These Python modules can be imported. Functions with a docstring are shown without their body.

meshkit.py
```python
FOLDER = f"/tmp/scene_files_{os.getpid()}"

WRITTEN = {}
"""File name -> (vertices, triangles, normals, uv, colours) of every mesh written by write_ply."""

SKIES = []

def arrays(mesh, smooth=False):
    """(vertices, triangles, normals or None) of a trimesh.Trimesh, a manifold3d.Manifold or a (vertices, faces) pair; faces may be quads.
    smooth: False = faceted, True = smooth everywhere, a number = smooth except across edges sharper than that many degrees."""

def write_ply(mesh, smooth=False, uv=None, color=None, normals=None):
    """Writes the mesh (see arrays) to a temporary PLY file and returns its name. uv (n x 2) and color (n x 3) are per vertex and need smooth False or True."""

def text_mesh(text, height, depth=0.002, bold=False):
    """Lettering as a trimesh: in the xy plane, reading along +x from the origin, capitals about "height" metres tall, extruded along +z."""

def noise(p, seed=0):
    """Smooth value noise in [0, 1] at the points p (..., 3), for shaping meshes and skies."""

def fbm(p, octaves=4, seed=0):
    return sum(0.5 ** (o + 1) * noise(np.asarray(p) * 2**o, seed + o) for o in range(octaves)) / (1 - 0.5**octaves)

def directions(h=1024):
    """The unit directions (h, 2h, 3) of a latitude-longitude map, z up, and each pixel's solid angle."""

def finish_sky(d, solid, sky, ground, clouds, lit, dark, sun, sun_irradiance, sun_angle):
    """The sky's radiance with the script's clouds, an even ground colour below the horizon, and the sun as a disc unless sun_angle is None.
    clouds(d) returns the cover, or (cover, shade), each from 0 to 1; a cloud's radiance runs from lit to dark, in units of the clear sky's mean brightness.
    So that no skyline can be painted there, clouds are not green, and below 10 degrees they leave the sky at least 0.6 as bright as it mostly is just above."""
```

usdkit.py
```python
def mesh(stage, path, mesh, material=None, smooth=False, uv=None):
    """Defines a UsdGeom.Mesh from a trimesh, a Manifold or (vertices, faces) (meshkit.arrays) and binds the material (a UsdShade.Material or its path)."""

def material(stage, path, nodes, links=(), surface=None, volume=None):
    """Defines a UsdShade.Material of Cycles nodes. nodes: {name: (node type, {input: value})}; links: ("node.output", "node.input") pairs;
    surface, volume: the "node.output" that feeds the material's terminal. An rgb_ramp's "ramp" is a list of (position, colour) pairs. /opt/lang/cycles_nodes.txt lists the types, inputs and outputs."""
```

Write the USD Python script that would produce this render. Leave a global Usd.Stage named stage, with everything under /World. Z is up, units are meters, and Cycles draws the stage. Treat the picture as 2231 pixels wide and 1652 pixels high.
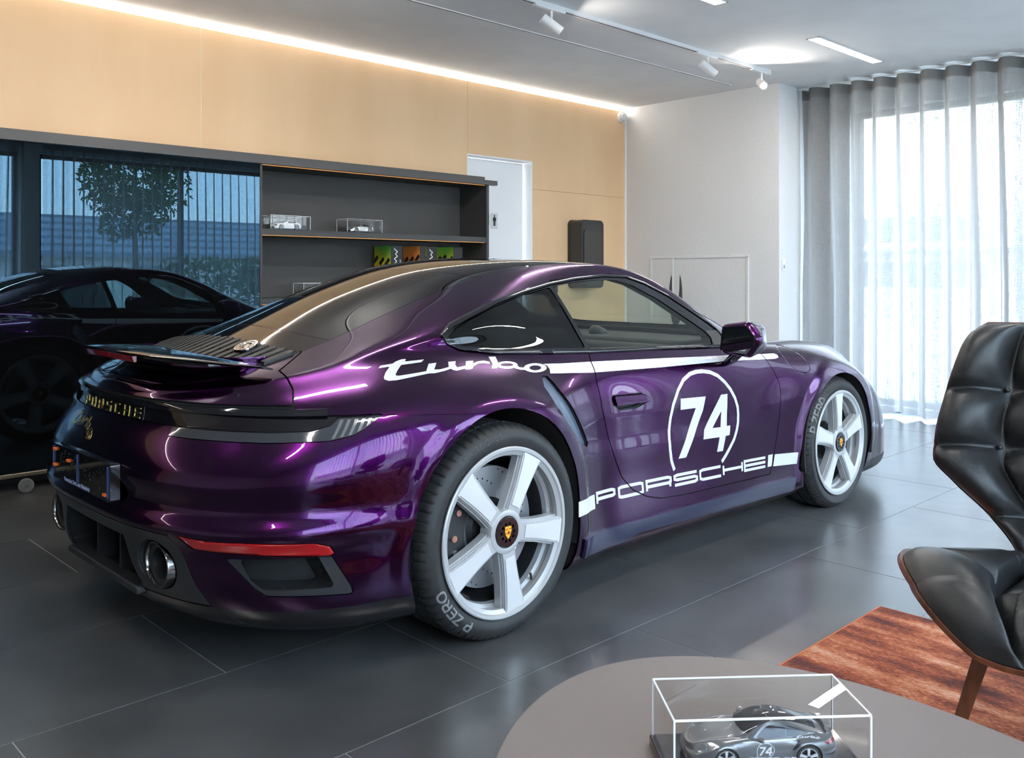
import math, json, numpy as np, trimesh, manifold3d as mf, usdkit, meshkit
from pxr import Usd, UsdGeom, UsdLux, UsdShade, Gf, Sdf
from shapely.geometry import Polygon, Point, LineString, box as sbox, MultiPolygon
from shapely.ops import unary_union
from shapely import affinity
from scipy.interpolate import PchipInterpolator, CubicSpline
from scipy.ndimage import gaussian_filter1d

stage = Usd.Stage.CreateInMemory()
UsdGeom.SetStageUpAxis(stage, 'Z'); UsdGeom.SetStageMetersPerUnit(stage, 1.0)
UsdGeom.Xform.Define(stage, '/World')
W_PX, H_PX = 2231, 1652
# ---------------------------------------------------------------- camera, sky, lights, exposure
CAM = dict(f=1965.5, cx=1085.3, cy=600.3, yaw=0.80987, pos=(-2.097, -3.096, 1.212))
EXPOSURE = 0.12
cam = UsdGeom.Camera.Define(stage, '/World/camera')
cam.CreateHorizontalApertureAttr(36.0); cam.CreateVerticalApertureAttr(36.0*H_PX/W_PX); cam.CreateFocalLengthAttr(36.0*CAM['f']/W_PX)
cam.CreateHorizontalApertureOffsetAttr((W_PX/2-CAM['cx'])/W_PX*36.0); cam.CreateVerticalApertureOffsetAttr((CAM['cy']-H_PX/2)/W_PX*36.0)
_fw = np.array([math.cos(CAM['yaw']), math.sin(CAM['yaw']), 0]); _rt = np.array([math.sin(CAM['yaw']), -math.cos(CAM['yaw']), 0])
UsdGeom.Xformable(cam).AddTransformOp().Set(Gf.Matrix4d(*[float(a) for a in [*_rt, 0, 0, 0, 1, 0, *(-_fw), 0, *CAM['pos'], 1]]))
cam.CreateClippingRangeAttr(Gf.Vec2f(0.05, 300)); cam.CreateExposureAttr(EXPOSURE)
cam.CreateFStopAttr(18.0); cam.CreateFocusDistanceAttr(3.3)

sun = UsdLux.DistantLight.Define(stage, '/World/sun'); sun.CreateIntensityAttr(16.0); sun.CreateAngleAttr(.6); sun.CreateColorAttr(Gf.Vec3f(1, .95, .86))
UsdGeom.Xformable(sun).AddRotateXYZOp().Set(Gf.Vec3f(-38, -40, 0))
SKY = 15.0            # radiance of the open sky
dome = UsdLux.DomeLight.Define(stage, '/World/sky'); dome.CreateIntensityAttr(1.0)
sky_mat = usdkit.material(stage, '/World/Looks/sky', {
    "t": ("texture_coordinate", {}), "s": ("separate_xyz", {}),
    "r": ("rgb_ramp", {"ramp": [(0.0, (.35, .36, .38)), (.49, (.45, .47, .50)), (.5, (.92, 1.0, 1.06)), (.60, (.74, .95, 1.18)), (1.0, (.45, .75, 1.25))]}),
    "m": ("math", {"math_type": "multiply_add", "value2": .5, "value3": .5}),
    "n": ("noise_texture", {"scale": 2.2, "detail": 5.0}), "cr": ("rgb_ramp", {"ramp": [(.50, (0, 0, 0)), (.72, (.7, .7, .7))]}),
    "mx": ("mix", {"color2": (1.05, 1.1, 1.15)}), "b": ("background_shader", {"strength": SKY})},
    [("t.generated", "s.vector"), ("s.z", "m.value1"), ("m.value", "r.fac"), ("t.generated", "n.vector"), ("n.fac", "cr.fac"), ("cr.color", "mx.fac"), ("r.color", "mx.color1"), ("mx.color", "b.color")], "b.background")
UsdShade.MaterialBindingAPI.Apply(dome.GetPrim()).Bind(sky_mat)
COVE, LINE, SPOT, WARM = 26.0, 70.0, 2000.0, .8      # emission of cove strip, recessed lines, track spots, shelf strips

# ---------------------------------------------------------------- helpers
_used = {}
def numbered(parent, name):
    k = (parent, name); n = _used.get(k, 0); _used[k] = n+1
    return name if n == 0 else f'{name}_{n:03d}'
def path_of(p): return str(p.GetPath()) if p is not None else '/World'
def data(prim, **kw):
    for k, v in kw.items():
        if v: prim.SetCustomDataByKey(k, v)
    return prim
def thing(name, label=None, cat=None, loc=(0, 0, 0), rotz=0.0, group=None, kind=None, scale=None):
    x = UsdGeom.Xform.Define(stage, '/World/'+numbered('/World', name))
    x.AddTranslateOp().Set(Gf.Vec3d(*map(float, loc)))
    if rotz: x.AddRotateZOp().Set(float(math.degrees(rotz)))
    if scale: x.AddScaleOp().Set(Gf.Vec3f(scale, scale, scale))
    return data(x.GetPrim(), label=label, category=cat, group=group, kind=kind)
def obj(name, mesh, mat, parent=None, smooth=30, label=None, cat=None, group=None, kind=None):
    pp = path_of(parent)
    m = usdkit.mesh(stage, pp+'/'+numbered(pp, name), mesh, mat, smooth=smooth)
    return data(m.GetPrim(), label=label, category=cat, group=group, kind=kind)
def struct(name, mesh, mat, smooth=False): return obj(name, mesh, mat, None, smooth, kind='structure')
TR = trimesh.transformations
def xf(m, loc=(0, 0, 0), rot=None, axis=(0, 0, 1)):
    m = m.copy()
    if rot: m.apply_transform(TR.rotation_matrix(rot, axis))
    m.apply_translation(loc); return m
def box(x0, x1, y0, y1, z0, z1):
    m = trimesh.creation.box([x1-x0, y1-y0, z1-z0]); m.apply_translation([(x0+x1)/2, (y0+y1)/2, (z0+z1)/2]); return m
def rbox(x0, x1, y0, y1, z0, z1, r=.01, seg=6):
    r = min(r, (x1-x0)/2.01, (y1-y0)/2.01, (z1-z0)/2.01)
    s = mf.Manifold.sphere(r, seg*4)
    return mf.Manifold.batch_hull([s.translate([x, y, z]) for x in (x0+r, x1-r) for y in (y0+r, y1-r) for z in (z0+r, z1-r)])
def cat_(*ms): return trimesh.util.concatenate([tm(m) for m in ms])
def tm(m):
    if isinstance(m, mf.Manifold):
        q = m.to_mesh(); return trimesh.Trimesh(np.asarray(q.vert_properties)[:, :3], np.asarray(q.tri_verts), process=False)
    if isinstance(m, tuple): return trimesh.Trimesh(*m, process=False)
    return m
def man(m):
    if isinstance(m, mf.Manifold): return m
    v, f = np.asarray(m.vertices), np.asarray(m.faces); a, b, c_ = v[f[:, 0]], v[f[:, 1]], v[f[:, 2]]
    if (a*np.cross(b, c_)).sum() < 0: f = f[:, ::-1]
    k = mf.Mesh(np.ascontiguousarray(v, np.float32), np.ascontiguousarray(f, np.uint32)); k.merge(); return mf.Manifold(k)
def cyl(p0, p1, r, n=24, r2=None):
    p0, p1 = np.array(p0, float), np.array(p1, float); d = p1-p0; L = np.linalg.norm(d); d /= L
    c = tm(mf.Manifold.cylinder(L, r, r if r2 is None else r2, n)); M = trimesh.geometry.align_vectors([0, 0, 1], d); M[:3, 3] = p0
    c.apply_transform(M); return c
def cs(poly):
    polys = [g for g in getattr(poly, 'geoms', [poly]) if isinstance(g, Polygon) and not g.is_empty]
    return mf.CrossSection([np.array(r.coords[:-1]) for g in polys for r in [g.exterior]+list(g.interiors)], mf.FillRule.EvenOdd)
def ext(poly, h): return cs(poly).extrude(h)
def prism_y(poly, y0, y1):   # poly in (x,z)
    return ext(poly, y1-y0).transform(np.array([[1, 0, 0, 0], [0, 0, -1, y1], [0, 1, 0, 0]], float))
def prism_x(poly, x0, x1):   # poly in (y,z)
    return ext(poly, x1-x0).transform(np.array([[0, 0, 1, x0], [1, 0, 0, 0], [0, 1, 0, 0]], float))
def prism_z(poly, z0, z1): return ext(poly, z1-z0).translate([0, 0, z0])
def lathe(prof, n=96, axis='z'):
    # prof: list of (r, h); closed loop around
    P = np.array(prof, float); k = len(P); t = np.linspace(0, 2*np.pi, n, endpoint=False)
    V = np.stack([P[None, :, 0]*np.cos(t)[:, None], P[None, :, 0]*np.sin(t)[:, None], np.broadcast_to(P[None, :, 1], (n, k))], -1).reshape(-1, 3)
    i = np.arange(n)[:, None]; j = np.arange(k-1)[None]
    a = i*k+j; b = ((i+1) % n)*k+j
    F = np.concatenate([np.stack([a, b, b+1], -1).reshape(-1, 3), np.stack([a, b+1, a+1], -1).reshape(-1, 3)])
    return trimesh.Trimesh(V, F, process=False)
def grid_mesh(V, closed_u=False, closed_v=False):
    nu, nv = V.shape[:2]; I = np.arange(nu*nv).reshape(nu, nv)
    if closed_u: I = np.vstack([I, I[:1]])
    if closed_v: I = np.hstack([I, I[:, :1]])
    a, b, c, d = I[:-1, :-1], I[1:, :-1], I[1:, 1:], I[:-1, 1:]
    return trimesh.Trimesh(V.reshape(-1, 3), np.concatenate([np.stack([a, b, c], -1).reshape(-1, 3), np.stack([a, c, d], -1).reshape(-1, 3)]), process=False)
def tube(pts, r, n=12):
    P = np.array(pts, float); T = np.gradient(P, axis=0); T /= np.linalg.norm(T, axis=1)[:, None]
    up = np.array([0, 0, 1.0]) if abs(T[0, 2]) < .9 else np.array([1.0, 0, 0])
    r = np.broadcast_to(r, len(P)); rings = []
    for p, t, q in zip(P, T, r):
        s = np.cross(t, up); s /= np.linalg.norm(s); u = np.cross(s, t)
        a = np.linspace(0, 2*np.pi, n, endpoint=False); rings.append(p+q*(np.cos(a)[:, None]*s+np.sin(a)[:, None]*u))
    m = grid_mesh(np.array(rings), closed_v=True)
    k = len(P); V = np.vstack([m.vertices, P[:1], P[-1:]]); c0, c1 = len(V)-2, len(V)-1; F = list(m.faces)
    for i in range(n):
        j = (i+1) % n; F.append([c0, j, i]); F.append([c1, (k-1)*n+i, (k-1)*n+j])
    m = trimesh.Trimesh(V, np.array(F), process=False); m.fix_normals(); return m

# ---------------------------------------------------------------- materials
def mat(name, nodes, links=(), surface='p.BSDF', volume=None): return usdkit.material(stage, '/World/Looks/'+name, nodes, links, surface, volume)
def P(name, color, rough=.5, **kw): return mat(name, {"p": ("principled_bsdf", {"base_color": color, "roughness": rough, **kw})})
def E(name, color, strength): return mat(name, {"e": ("emission", {"color": color, "strength": strength})}, surface="e.emission")
def pane(name, tint, ior=1.5, rough=0.0):
    return mat(name, {"t": ("transparent_bsdf", {"color": tint}), "g": ("glossy_bsdf", {"color": (1, 1, 1), "roughness": rough}), "f": ("fresnel", {"IOR": ior}), "g2": ("geometry", {}), "k": ("math", {"math_type": "subtract", "value1": 1.0}), "q": ("math", {"math_type": "multiply"}), "m": ("mix_closure", {})},
               [("g2.backfacing", "k.value2"), ("k.value", "q.value1"), ("f.fac", "q.value2"), ("q.value", "m.fac"), ("t.BSDF", "m.closure1"), ("g.BSDF", "m.closure2")], "m.closure")
def noisy(name, c1, c2, scale, rough=.5, detail=4, bump=0.0, bscale=None, stretch=(1, 1, 1), lo=.35, hi=.65, coord='object', **kw):
    nodes = {"t": ("texture_coordinate", {}) , "g": ("geometry", {}), "mp": ("mapping", {"scale": stretch}), "n": ("noise_texture", {"scale": scale, "detail": float(detail)}),
             "r": ("rgb_ramp", {"ramp": [(lo, c1), (hi, c2)]}), "p": ("principled_bsdf", {"roughness": rough, **kw})}
    links = [(("g.position" if coord == 'world' else "t.object"), "mp.vector"), ("mp.vector", "n.vector"), ("n.fac", "r.fac"), ("r.color", "p.base_color")]
    if bump:
        nodes["n2"] = ("noise_texture", {"scale": bscale or scale, "detail": 3.0}); nodes["b"] = ("bump", {"strength": bump, "distance": .002})
        links += [("mp.vector", "n2.vector"), ("n2.fac", "b.height"), ("b.normal", "p.normal")]
    return mat(name, nodes, links)
M = {}
M['paint'] = mat('purple_metallic_paint', {"p": ("principled_bsdf", {"base_color": (.046, .0026, .058), "metallic": 1.0, "roughness": .20, "coat_weight": .85, "coat_roughness": .003, "coat_ior": 1.48})})
M['gloss_black'] = P('gloss_black_trim', (.004, .004, .005), .06, coat_weight=.5)
M['black_glass'] = P('black_roof_glass', (.003, .003, .004), .01, ior=2.0)
M['satin_black'] = P('satin_black_plastic', (.012, .012, .013), .42)
M['satin_dark'] = P('satin_dark_metal', (.045, .045, .047), .34, metallic=.6)
M['matt_black'] = P('matt_black', (.006, .006, .006), .8)
M['interior'] = P('dark_interior_lining', (.012, .012, .013), .7)
M['rubber'] = noisy('tyre_rubber', (.012, .012, .012), (.018, .018, .018), 30, .55)
M['tyre_print'] = P('tyre_lettering', (.20, .20, .20), .6)
M['tyre_print_dim'] = P('tyre_lettering_dim', (.05, .05, .05), .5)
M['rim'] = P('silver_rim', (.40, .40, .40), .35, metallic=.35, coat_weight=.3)
M['rim_face'] = P('white_silver_spoke_face', (.56, .56, .555), .35, metallic=.25, coat_weight=.6)
M['disc'] = P('brake_disc', (.30, .30, .31), .4, metallic=.7)
M['chrome'] = P('chrome', (.8, .8, .8), .08, metallic=1.0)
M['steel'] = P('exhaust_steel', (.22, .215, .21), .16, metallic=1.0)
M['gold'] = P('gold_lettering', (.75, .50, .16), .2, metallic=1.0)
M['crest'] = P('crest_yellow', (.85, .38, .02), .35)
M['crest_red'] = P('crest_red', (.45, .02, .01), .35)
M['decal'] = P('white_foil', (.60, .60, .615), .3, coat_weight=.5)
M['red_lens'] = P('red_reflector_lens', (.36, .004, .006), .14, coat_weight=.6, emission_color=(.5, .0, .0), emission_strength=0.0)
M['bar_lens'] = P('black_red_bar_lens', (.003, .002, .003), .06, coat_weight=.6)
M['dark_red_lens'] = P('dark_red_lens', (.16, .004, .008), .08, coat_weight=.6)
M['lamp_dark'] = P('smoked_lamp_lens', (.030, .030, .034), .07, coat_weight=.8)
M['lamp_clear'] = P('clear_ribbed_lens', (.15, .15, .15), .2, metallic=.4, coat_weight=.8)
M['orange'] = P('orange_clip', (.9, .16, .02), .4)
M['plate_text'] = P('pale_blue_print', (.35, .42, .65), .5)
M['blade'] = P('satin_blue_grey_metal', (.10, .125, .17), .34, metallic=.5, coat_weight=.4)
M['skirt'] = P('gloss_dark_skirt', (.012, .013, .030), .12, coat_weight=1.0)
M['glass_side'] = pane('clear_side_glass', (.925, .965, .94))
M['glass_dark'] = pane('dark_tinted_glass', (.28, .30, .30))
M['glass_rear'] = pane('rear_tinted_glass', (.10, .10, .105), 1.55)
M['mirror'] = P('mirror_glass', (.75, .75, .78), .01, metallic=1.0)
# room
M['ceiling'] = noisy('white_ceiling_paint', (.70, .70, .70), (.74, .74, .74), 3, .9, coord='world')
M['wall'] = noisy('white_wall_paint', (.62, .62, .62), (.66, .66, .66), 60, .85, bump=.05, bscale=300, coord='world')
M['wall_bright'] = P('white_trim_paint', (.85, .85, .85), .5)
M['wood'] = noisy('blond_wood_veneer', (.72, .465, .255), (.82, .56, .335), 2.2, .55, detail=8, stretch=(1, 1, .22), lo=.25, hi=.75, coord='world', bump=.05, bscale=160)
M['wood_edge'] = P('pale_panel_edge', (.75, .66, .52), .6)
M['dark_joint'] = P('dark_joint', (.05, .04, .03), .8)
M['cabinet'] = noisy('anthracite_laminate', (.040, .039, .038), (.050, .048, .047), 90, .55)
M['cabinet_rail'] = P('dark_bronze_rail', (.075, .070, .068), .42, metallic=.4)
M['cabinet_in'] = noisy('dark_brown_lining', (.055, .052, .050), (.066, .063, .060), 140, .7)
M['screen'] = P('dark_mirror_glass', (.002, .002, .0022), .0, ior=1.75, specular_tint=(.42, .74, 1.0))
M['tile'] = [noisy('grey_floor_tile_%s' % 'abc'[i], tuple(np.array((.040, .0395, .039))*s), tuple(np.array((.074, .072, .070))*s), 2.6, .26, detail=9, specular_ior_level=1.1, bump=.06, bscale=140, coord='world', lo=.3, hi=.7) for i, s in enumerate((.95, 1.0, 1.06))]
M['grout'] = P('pale_grout', (.30, .30, .31), .8)
M['cove'] = E('cove_led', (1, .93, .84), COVE)
M['line'] = E('line_led', (1, .97, .93), LINE)
M['warm'] = E('warm_shelf_led', (1, .48, .16), WARM)
M['white_metal'] = P('white_lamp_metal', (.75, .75, .75), .4)
M['dark_slot'] = P('dark_slot', (.03, .03, .03), .8)
M['lens_glow'] = E('lamp_lens_glow', (1, .95, .86), 40.0)
M['frame'] = P('dark_window_frame', (.03, .025, .022), .5)
def sheer(name, lo, hi, graze, dcol, tcol):
    return mat(name, {
    "t": ("transparent_bsdf", {"color": (1, 1, 1)}), "d": ("diffuse_bsdf", {"color": dcol}), "l": ("translucent_bsdf", {"color": tcol}),
    "dl": ("mix_closure", {"fac": .6}), "lw": ("layer_weight", {"blend": .5}), "pw": ("math", {"math_type": "power", "value2": 2.0}), "ma": ("math", {"math_type": "multiply_add", "value2": graze, "use_clamp": True}), "m": ("mix_closure", {}), "g": ("geometry", {}),
    "n": ("noise_texture", {"scale": 1.0, "detail": 3.0}), "mp": ("mapping", {"scale": (160., 160., 12.)}), "n2": ("noise_texture", {"scale": 1.0, "detail": 2.0}), "mp2": ("mapping", {"scale": (14., 14., 260.)}),
    "a": ("math", {"math_type": "add"}), "mr": ("map_range", {"from_min": .7, "from_max": 1.3, "to_min": lo, "to_max": hi, "clamp": True})},
    [("g.position", "mp.vector"), ("g.position", "mp2.vector"), ("mp.vector", "n.vector"), ("mp2.vector", "n2.vector"), ("n.fac", "a.value1"), ("n2.fac", "a.value2"), ("a.value", "mr.value"),
     ("d.BSDF", "dl.closure1"), ("l.BSDF", "dl.closure2"), ("lw.facing", "pw.value1"), ("pw.value", "ma.value1"), ("mr.result", "ma.value3"), ("ma.value", "m.fac"), ("t.BSDF", "m.closure1"), ("dl.closure", "m.closure2")], "m.closure")
M['curtain'] = sheer('sheer_white_linen', .74, .95, .8, (.40, .39, .38), (.26, .245, .23))
M['curtain_grey'] = sheer('sheer_grey_voile', .32, .58, 1.1, (.26, .24, .22), (.26, .235, .21))
M['leather'] = noisy('black_leather', (.006, .006, .006), (.010, .010, .010), 18, .38, bump=.25, bscale=420)
M['walnut'] = noisy('walnut_veneer', (.050, .016, .008), (.115, .040, .018), 5, .35, detail=8, stretch=(1, 6, 1), coat_weight=.3)
M['table'] = noisy('taupe_table_laminate', (.135, .108, .096), (.150, .120, .107), 400, .5, detail=2)
M['acrylic'] = pane('clear_acrylic', (.97, .97, .97), 1.45)
M['acrylic_edge'] = mat('bright_acrylic_edge', {"t": ("transparent_bsdf", {"color": (1, 1, 1)}), "d": ("principled_bsdf", {"base_color": (.9, .9, .9), "roughness": .15, "emission_color": (1, 1, 1), "emission_strength": 0.0}), "m": ("mix_closure", {"fac": .6})}, [("t.BSDF", "m.closure1"), ("d.BSDF", "m.closure2")], "m.closure")
M['print_black'] = P('black_print', (.01, .01, .01), .6)
M['print_white'] = P('white_print', (.85, .85, .85), .6)
M['door'] = P('white_door_paint', (.82, .82, .82), .4)
M['charger'] = P('anthracite_casing', (.030, .030, .031), .4)
M['charger_front'] = P('dark_brushed_front', (.085, .080, .077), .3, metallic=.5)
M['rug'] = mat('rust_rug_pile', {"g": ("geometry", {}), "mp": ("mapping", {"scale": (9., 2.4, 1.)}), "n": ("noise_texture", {"scale": 1.0, "detail": 7.0, "roughness": .6}),
    "mp2": ("mapping", {"scale": (420., 70., 90.)}), "n2": ("noise_texture", {"scale": 1.0, "detail": 3.0}), "a": ("math", {"math_type": "multiply_add", "value2": .55, "value3": -.27}), "ad": ("math", {"math_type": "add"}),
    "r": ("rgb_ramp", {"ramp": [(.34, (.050, .005, .002)), (.43, (.15, .020, .005)), (.51, (.32, .062, .012)), (.60, (.46, .17, .075)), (.70, (.55, .33, .24))]}),
    "b": ("bump", {"strength": .6, "distance": .004}), "p": ("principled_bsdf", {"roughness": .8})},
    [("g.position", "mp.vector"), ("mp.vector", "n.vector"), ("g.position", "mp2.vector"), ("mp2.vector", "n2.vector"), ("n2.fac", "a.value1"), ("a.value", "ad.value1"), ("n.fac", "ad.value2"), ("ad.value", "r.fac"), ("r.color", "p.base_color"), ("n2.fac", "b.height"), ("b.normal", "p.normal")])
M['rug_edge'] = P('orange_binding', (.55, .14, .04), .8)
# outside
M['paving'] = noisy('pale_paving', (.46, .41, .34), (.54, .48, .40), 1.5, .9, coord='world')
M['render_wall'] = P('pale_render', (.62, .62, .60), .9)
M['roof_tile'] = mat('grey_roof_tiles', {"g": ("geometry", {}), "mp": ("mapping", {"scale": (1, 1, 1)}), "w": ("wave_texture", {"scale": 1.1, "bands_direction": "z"}), "r": ("rgb_ramp", {"ramp": [(0, (.10, .12, .14)), (.5, (.20, .23, .26)), (1, (.24, .27, .30))]}), "p": ("principled_bsdf", {"roughness": .8})}, [("g.position", "mp.vector"), ("mp.vector", "w.vector"), ("w.fac", "r.fac"), ("r.color", "p.base_color")])
M['dark_window'] = P('dark_pane', (.22, .22, .22), .3)
M['bark'] = P('tree_bark', (.07, .05, .035), .9)
M['leaf'] = mat('green_leaves', {"d": ("diffuse_bsdf", {"color": (.030, .075, .020)}), "l": ("translucent_bsdf", {"color": (.05, .13, .02)}), "m": ("mix_closure", {"fac": .35})}, [("d.BSDF", "m.closure1"), ("l.BSDF", "m.closure2")], "m.closure")
M['hedge'] = M['leaf']
# ---------------------------------------------------------------- the setting
YW, XF, YR, XB, ZC = 2.80, 5.35, -4.15, -6.0, 2.95
# floor: grout bed and tiles in running bond
fl = UsdGeom.Xform.Define(stage, '/World/floor').GetPrim(); data(fl, kind='structure'); _used[('/World', 'floor')] = 1
obj('grout_bed', box(XB, 6.1, YR-.05, YW, -.03, -.0015), M['grout'], fl, False)
TY, TX, g = .6425, 1.176, .0022
rng = np.random.default_rng(5)
for k in range(-7, 5):
    y0, y1 = .113+TY*k, .113+TY*(k+1)
    off = (-.80 if k % 2 == 1 else -.219)
    y0c, y1c = max(y0+g, YR), min(y1-g, YW)
    if y1c-y0c < .05: continue
    for i in range(-5, 7):
        x0, x1 = off+TX*i+g, off+TX*(i+1)-g
        x0, x1 = max(x0, XB), min(x1, 6.08)
        if x1-x0 < .03: continue
        obj('tile', box(x0, x1, y0c, y1c, -.02, 0), M['tile'][rng.integers(3)], fl, False)
struct('ceiling', box(XB, 6.3, YR-.3, YW+.4, ZC, ZC+.1), M['ceiling'])
# left wall with blond veneer panels (door niche cut out)
DX0, DX1, DZ = 3.145, 3.96, 2.28
WT = 2.915
wl = UsdGeom.Xform.Define(stage, '/World/wall_left').GetPrim(); data(wl, kind='structure')
core = man(box(XB, XF+.5, YW+.02, YW+.35, 0, ZC)) - man(box(DX0-.01, DX1+.01, YW-.1, YW+.5, -.1, DZ+.01))
obj('core', core, M['dark_joint'], wl, False)
def panel(x0, x1, z0, z1, cut=None):
    m = man(box(x0+.0012, x1-.0012, YW, YW+.02, z0+.0012, z1-.0012))
    if cut is not None: m = m - cut
    obj('panel', m, M['wood'], wl, False)
door_cut = man(box(DX0, DX1, YW-.1, YW+.1, -.1, DZ))
for a, b in ((XB, -4.18), (-4.18, -1.74), (-1.74, .70), (.70, 3.145)): panel(a, b, 0, WT)
panel(3.145, XF, 2.02, WT, door_cut); panel(3.96, XF, 0, 2.02)
obj('corner_strip', box(XF-.012, XF+.004, YW-.012, YW+.004, 0, WT), M['wall_bright'], wl, False)
obj('seam_strip', box(.698, .702, YW-.0006, YW+.01, 2.05, WT), M['wood_edge'], wl, False)
struct('trim_1', box(XB, XF, YW+.012, YW+.03, WT, ZC), M['cove'])       # glowing cove joint above the panels
# recessed white door
dr = UsdGeom.Xform.Define(stage, '/World/door_1').GetPrim(); data(dr, kind='structure')
obj('door_leaf', box(DX0, DX1-.03, YW+.10, YW+.14, 0, DZ-.02), M['door'], dr, False)
obj('door_lining', cat_(box(DX1-.012, DX1, YW, YW+.14, 0, DZ), box(DX0, DX0+.008, YW, YW+.14, 0, DZ), box(DX0, DX1, YW+.002, YW+.14, DZ-.012, DZ)), M['wall_bright'], dr, False)
sg = thing('restroom_sign', 'small grey plate with black standing figure pictogram on the white door', 'sign', (3.56, YW+.10, 1.71))
obj('plate', rbox(-.042, .042, -.006, 0, -.07, .07, .004), P('sign_plate_grey', (.62, .62, .60), .5), sg)
fig = unary_union([Point(0, .044).buffer(.0085), sbox(-.013, -.002, .013, .032), sbox(-.012, -.045, -.0015, .0), sbox(.0015, -.045, .012, .0), sbox(-.019, -.002, -.0145, .031), sbox(.0145, -.002, .019, .031)])
obj('pictogram', prism_y(fig, -.0075, -.006), M['print_black'], sg, False)
hnd = thing('door_hinge', 'black hinge and lock fitting at the edge of the white door', 'hinge', (3.475, YW+.10, 1.72))
obj('plate', rbox(-.014, .014, -.012, 0, -.06, .06, .004), M['charger'], hnd); obj('knuckle', cyl((0, -.014, -.05), (0, -.014, .05), .009), M['charger'], hnd)
# far white wall block with reveal, inspection doors
struct('wall_front', cat_(box(XF, 6.3, 1.05, YW+.4, 0, ZC)), M['wall'])
struct('wall_front_window', man(box(6.0, 6.3, YR-.3, 1.05, 0, ZC)) - man(box(5.9, 6.5, -3.6, -1.15, .04, 2.72)) - man(box(5.9, 6.5, -.84, .70, .04, 2.72)), M['wall'])
M['frame_white'] = P('frame_white', (.66, .66, .66), .6)
ap = UsdGeom.Xform.Define(stage, '/World/trim_2').GetPrim(); data(ap, kind='structure')
AY0, AY1, AZ = 1.365, 2.465, 1.392
for a in ((AY0-.012, AY0+.012, .05, AZ), (AY1-.012, AY1+.012, .05, AZ), (2.19, 2.214, .05, AZ), (AY0-.012, AY1+.012, AZ-.012, AZ+.012)):
    obj('frame_bar', rbox(XF-.012, XF+.004, a[0], a[1], a[2], a[3], .003, 3), M['frame_white'], ap)
obj('flap', box(XF-.004, XF, AY0+.015, 2.187, .06, AZ-.015), M['wall'], ap, False); obj('flap', box(XF-.004, XF, 2.217, AY1-.015, .06, AZ-.015), M['wall'], ap, False)
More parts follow.
